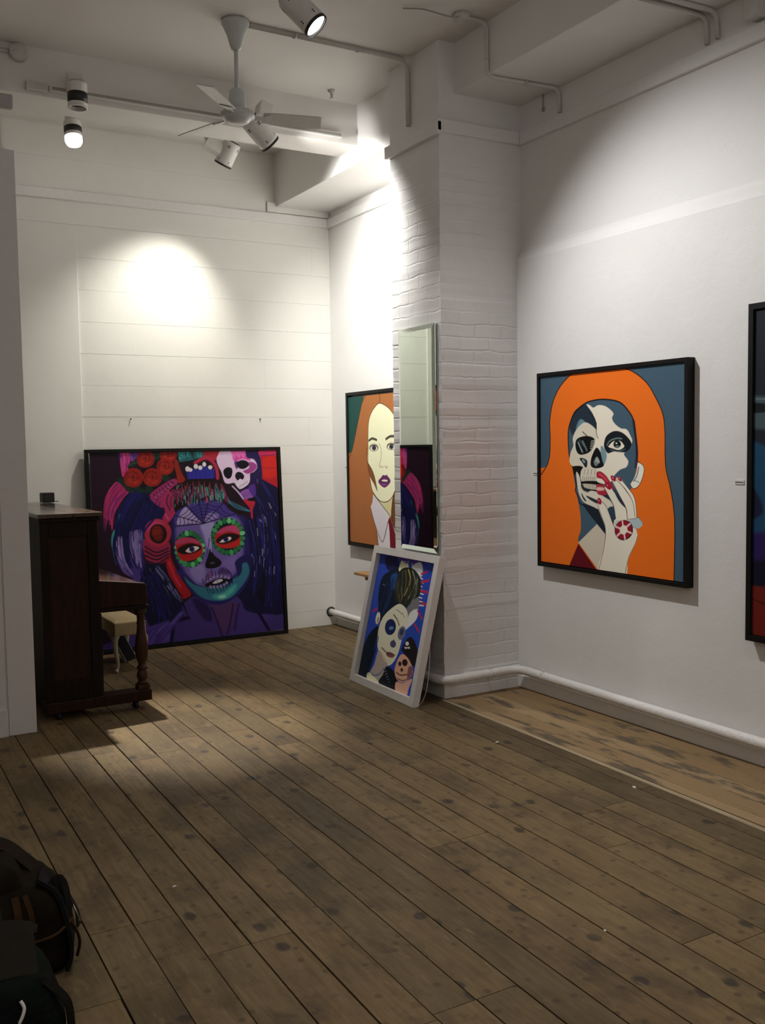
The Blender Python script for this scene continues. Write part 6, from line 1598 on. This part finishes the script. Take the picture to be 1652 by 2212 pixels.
# ------------------------------------------------------------------ gallery labels, hooks, floor scraps
def card(label, x, y, z):
    t = thing('wall_label', label, 'label', (x, y, z), group='title cards beside the paintings')
    bm = NB(); bx(bm, x-.004, x-.0005, y-.028, y+.028, z-.011, z+.011); obj('card', bm, W_TRIM, t)
    bm = NB()
    bx(bm, x-.0045, x-.0041, y-.025, y+.025, z-.004, z+.003); obj('print', bm, M_INK, t)
card('tiny white title card left of the orange haired painting', XRL, 5.082, 1.452)
card('tiny white title card between the orange haired painting and the right edge picture', XRL, 3.445, 1.435)
card('tiny white title card left of the brown haired portrait in the recess', XR, 7.80, 1.458)
for lab, x in (('small dark screw in the back wall above the left half of the purple painting', 2.266), ('small dark screw in the back wall above the right half of the purple painting', 3.411)):
    bm = NB(); lathe(bm, [(.002, -.02), (.006, -.018), (.006, -.002), (.003, .0)], (x, YB-.002, 1.898), (0, 1, 0), 10)
    tag(obj('wall_screw', bm, M_INK), lab, 'screw', 'picture screws')
def scrap(label, x, y, sx, sy, rot):
    bm = NB(); c, s_ = math.cos(rot), math.sin(rot)
    obx(bm, (x, y, .0022), (c, s_, .02), (-s_, c, .03), (0, 0, 1), sx, sy, .0012); tag(obj('paper_scrap', bm, M_PAPER), label, 'scrap', 'paper scraps on the floor')
scrap('white paper scrap on the dark boards beside the pale strip, nearer the pillar', 3.20, 4.33, .022, .013, .4)
scrap('white paper scrap on the dark boards by the pale strip at the right edge', 3.32, 3.40, .026, .015, 1.0)
scrap('white scrap on the open floor in the lower middle', 1.10, 3.53, .016, .009, .3)
scrap('tiny pale scrap in the wide board gap in the lower right', 2.24, 2.43, .011, .008, .9)

# ------------------------------------------------------------------ bags in the near left corner
def blob(bm, x0, x1, y0, y1, z0, z1, cuts=7, puff=.03, wr=.006, seed=1, lean=(0, 0)):
    r = random.Random(seed); b2 = NB(); bx(b2, 0, 1, 0, 1, 0, 1); bmesh.ops.subdivide_edges(b2, edges=b2.edges[:], cuts=cuts, use_grid_fill=True)
    mp = {}
    for v in b2.verts:
        u, w, h = v.co
        x = x0+(x1-x0)*u; y = y0+(y1-y0)*w; z = z0+(z1-z0)*h
        bu = math.sin(PI*h)**.7
        x += (u-.5)*2*puff*bu*(1-abs(w-.5)*.8); y += (w-.5)*2*puff*bu*(1-abs(u-.5)*.8)
        x += lean[0]*h; y += lean[1]*h
        ph = math.sin(x*31+z*17+seed)*math.cos(y*27-z*23)+.5*math.sin(z*61+x*47)
        n = Vector((u-.5, w-.5, (h-.4)*.6)); n.normalize()
        q = Vector((x, y, z))+n*(wr*ph) if h > 0 else Vector((x, y, z))
        mp[v.index] = bm.verts.new(q)
    for f in b2.faces: bm.faces.new([mp[v.index] for v in f.verts]).smooth = True
    b2.free()
def strap(bm, pts, w, t, nrm=None, n=6):
    P = spline(pts, n); 
    prev = None
    for i, p in enumerate(P):
        d = (P[min(i+1, len(P)-1)]-P[max(i-1, 0)]).normalized(); nn = Vector(nrm) if nrm else Vector((0, 0, 1)); s_ = d.cross(nn).normalized(); up = s_.cross(d).normalized()
        ring = [bm.verts.new(p+s_*w/2*a+up*t/2*b) for a, b in ((-1,-1),(1,-1),(1,1),(-1,1))]
        if prev:
            for k in range(4): bm.faces.new((prev[k], prev[(k+1) % 4], ring[(k+1) % 4], ring[k])).smooth = False
        else: bm.faces.new(ring[::-1])
        prev = ring
    bm.faces.new(prev)
t = thing('satchel', 'brown canvas and leather satchel lying in the near left corner', 'bag', (.45, 3.27, 0))
bm = NB(); blob(bm, .12, .615, 3.12, 3.36, .003, .285, 8, .04, .008, 3, (-.015, .02)); obj('body', bm, M_BAGBR, t, subd=1)
bm = NB(); blob(bm, .08, .50, 3.17, 3.35, .20, .352, 7, .03, .006, 5, (-.02, .01)); obj('lid', bm, M_BAGBR, t, subd=1)
bm = NB(); strap(bm, [(.625, 3.16, .02), (.645, 3.16, .08), (.635, 3.18, .17), (.61, 3.20, .25), (.56, 3.22, .295)], .17, .012, (1, -.2, .3)); obj('side_gusset', bm, M_CASE, t)
bm = NB(); strap(bm, [(.20, 3.36, .34), (.40, 3.37, .372), (.475, 3.36, .36), (.525, 3.33, .32), (.57, 3.30, .275), (.60, 3.27, .235)], .05, .010, (.3, -.5, .8)); obj('flap', bm, M_LEATH, t)
bm = NB(); strap(bm, [(.56, 3.16, .245), (.595, 3.16, .275), (.625, 3.17, .265), (.635, 3.16, .20), (.63, 3.14, .13)], .05, .006, (.9, -.5, .3)); obj('tab', bm, M_CASE, t)
bm = NB(); strap(bm, [(.62, 3.26, .22), (.655, 3.27, .185), (.685, 3.28, .12), (.69, 3.27, .07)], .055, .006, (.8, -.2, .6)); sp_ = obj('strap_end', bm, M_LEATH, t)
bm = NB(); tube(bm, [(.668, 3.232, .155), (.688, 3.232, .10), (.688, 3.268, .09), (.672, 3.275, .15), (.668, 3.232, .155)], .0022, 6); obj('buckle', bm, M_BRASS, sp_, off=[-v for v in t.location])
bm = NB(); strap(bm, [(.47, 3.13, .275), (.475, 3.105, .21), (.47, 3.10, .12), (.468, 3.11, .03)], .022, .006, (0, -1, .1)); strap(bm, [(.50, 3.13, .275), (.515, 3.105, .20), (.505, 3.10, .10)], .016, .006, (0, -1, .1)); obj('tan_strap', bm, M_TAN, t)
bm = NB(); tube(bm, spline([(.60, 3.12, .20), (.64, 3.13, .15), (.665, 3.15, .08), (.66, 3.17, .02)], 6), .005, 8); tube(bm, spline([(.50, 3.10, .13), (.58, 3.09, .145), (.64, 3.12, .17)], 6), .005, 8); obj('leather_piping', bm, M_TAN, t)
t = thing('rucksack', 'dark green canvas rucksack in the near left corner, in front of the satchel', 'bag', (.30, 2.75, 0))
bm = NB(); blob(bm, .02, .505, 2.62, 2.86, .003, .265, 8, .032, .008, 7, (-.03, 0)); obj('body', bm, M_GREEN, t, subd=1)
bm = NB(); strap(bm, [(.05, 2.74, .297), (.25, 2.745, .302), (.40, 2.75, .298), (.462, 2.75, .285)], .20, .014, (0, -.35, 1)); obj('lid_flap', bm, M_FLAP, t, bevel=.006)
bm = NB(); strap(bm, [(.10, 2.87, .30), (.30, 2.875, .315), (.42, 2.87, .31), (.485, 2.86, .285)], .035, .012, (0, -.3, 1)); obj('top_handle', bm, M_FLAP, t)
bm = NB(); strap(bm, [(.20, 2.90, .26), (.32, 2.92, .325), (.40, 2.92, .315)], .06, .012, (.2, -.5, 1)); obj('shoulder_strap', bm, M_FLAP, t)
bm = NB(); tube(bm, spline([(.395, 2.60, .232), (.402, 2.592, .215), (.396, 2.588, .195), (.388, 2.588, .18)], 5), .0045, 8); obj('toggle_cord', bm, M_PAPER, t)
bm = NB(); strap(bm, [(.46, 2.62, .26), (.51, 2.60, .20), (.52, 2.60, .12)], .02, .006, (.4, -1, 0)); obj('side_strap', bm, M_FLAP, t)

# ------------------------------------------------------------------ light
def spot(name, loc, d, power, angle, blend, col=(1, .95, .86), r=.04):
    l = bpy.data.lights.new(name, 'SPOT'); l.energy = power; l.spot_size = math.radians(angle); l.spot_blend = blend; l.color = col; l.shadow_soft_size = r
    o = bpy.data.objects.new(name, l); COL.objects.link(o); o.location = loc
    o.rotation_euler = Vector(d).to_track_quat('-Z', 'Y').to_euler(); return o
def area(name, loc, d, power, size, col=(1, .96, .93)):
    l = bpy.data.lights.new(name, 'AREA'); l.energy = power; l.size = size; l.color = col
    o = bpy.data.objects.new(name, l); COL.objects.link(o); o.location = loc
    o.rotation_euler = Vector(d).to_track_quat('-Z', 'Y').to_euler(); return o
def point(name, loc, power, col, r=.05):
    l = bpy.data.lights.new(name, 'POINT'); l.energy = power; l.color = col; l.shadow_soft_size = r
    o = bpy.data.objects.new(name, l); COL.objects.link(o); o.location = loc; return o
spot('spot_floor', S[2][0]+S[2][1]*.02, (.03, -.465, -1), 1500, 27, .95)
spot('spot_recess', S[3][0]+S[3][1]*.02, S[3][1], 430, 112, .85, (1, .985, .94))
spot('spot_back', S[4][0]+S[4][1]*.02, (-.36, .62, -1.3), 190, 76, 1, (1, .965, .87))
spot('spot_right', S[5][0]+S[5][1]*.02, (1.74, -1.45, -2.75), 330, 98, 1, (1, .992, .985))
spot('spill_recess', S[3][0]+S[3][1]*.03, (.75, .16, .05), 34, 64, 1, (1, .985, .96))
for i, (x, y) in enumerate(((0.3, .6), (2.6, -.6), (-.8, -2.0))):
    point('fill_point', (x, y, 3.3), 27, (1, .945, .93), .14)  # unseen fill lights, added to lift the walls and ceiling
for i, (x, y) in enumerate(((.7, 2.1), (2.3, 1.6))):
    spot('fill_spot', (x, y, 3.95), (0, .12, -1), 110, 84, 1, (1, .95, .88), .06)  # added out of view overhead, only to brighten the near floor and bags
w = bpy.data.worlds.new('world'); SC.world = w; w.use_nodes = True
w.node_tree.nodes['Background'].inputs[0].default_value = (0, 0, 0, 1)

# ------------------------------------------------------------------ camera
def camera():
    f, yaw, pitch, roll = 2124.7722, .5218, .0676, -.015
    fw = Vector((math.sin(yaw)*math.cos(pitch), math.cos(yaw)*math.cos(pitch), -math.sin(pitch)))
    r = Vector((math.cos(yaw), -math.sin(yaw), 0)); u = r.cross(fw)
    R = r*math.cos(roll)+u*math.sin(roll); U = -r*math.sin(roll)+u*math.cos(roll)
    c = bpy.data.cameras.new('camera'); o = bpy.data.objects.new('camera', c); COL.objects.link(o)
    M = Matrix((R, U, -fw)).transposed().to_4x4(); M.translation = (0, 0, H_EYE); o.matrix_world = M
    c.sensor_fit = 'VERTICAL'; c.sensor_height = 24; c.lens = f*24/2212; c.clip_start = .05
    SC.camera = o
camera()
SC.view_settings.view_transform = 'Standard'; SC.view_settings.look = 'None'
SC.view_settings.gamma = 1; SC.view_settings.use_curve_mapping = False
SC.view_settings.exposure = -0.45
for o in SC.objects:
    if '_w' in o: del o['_w']
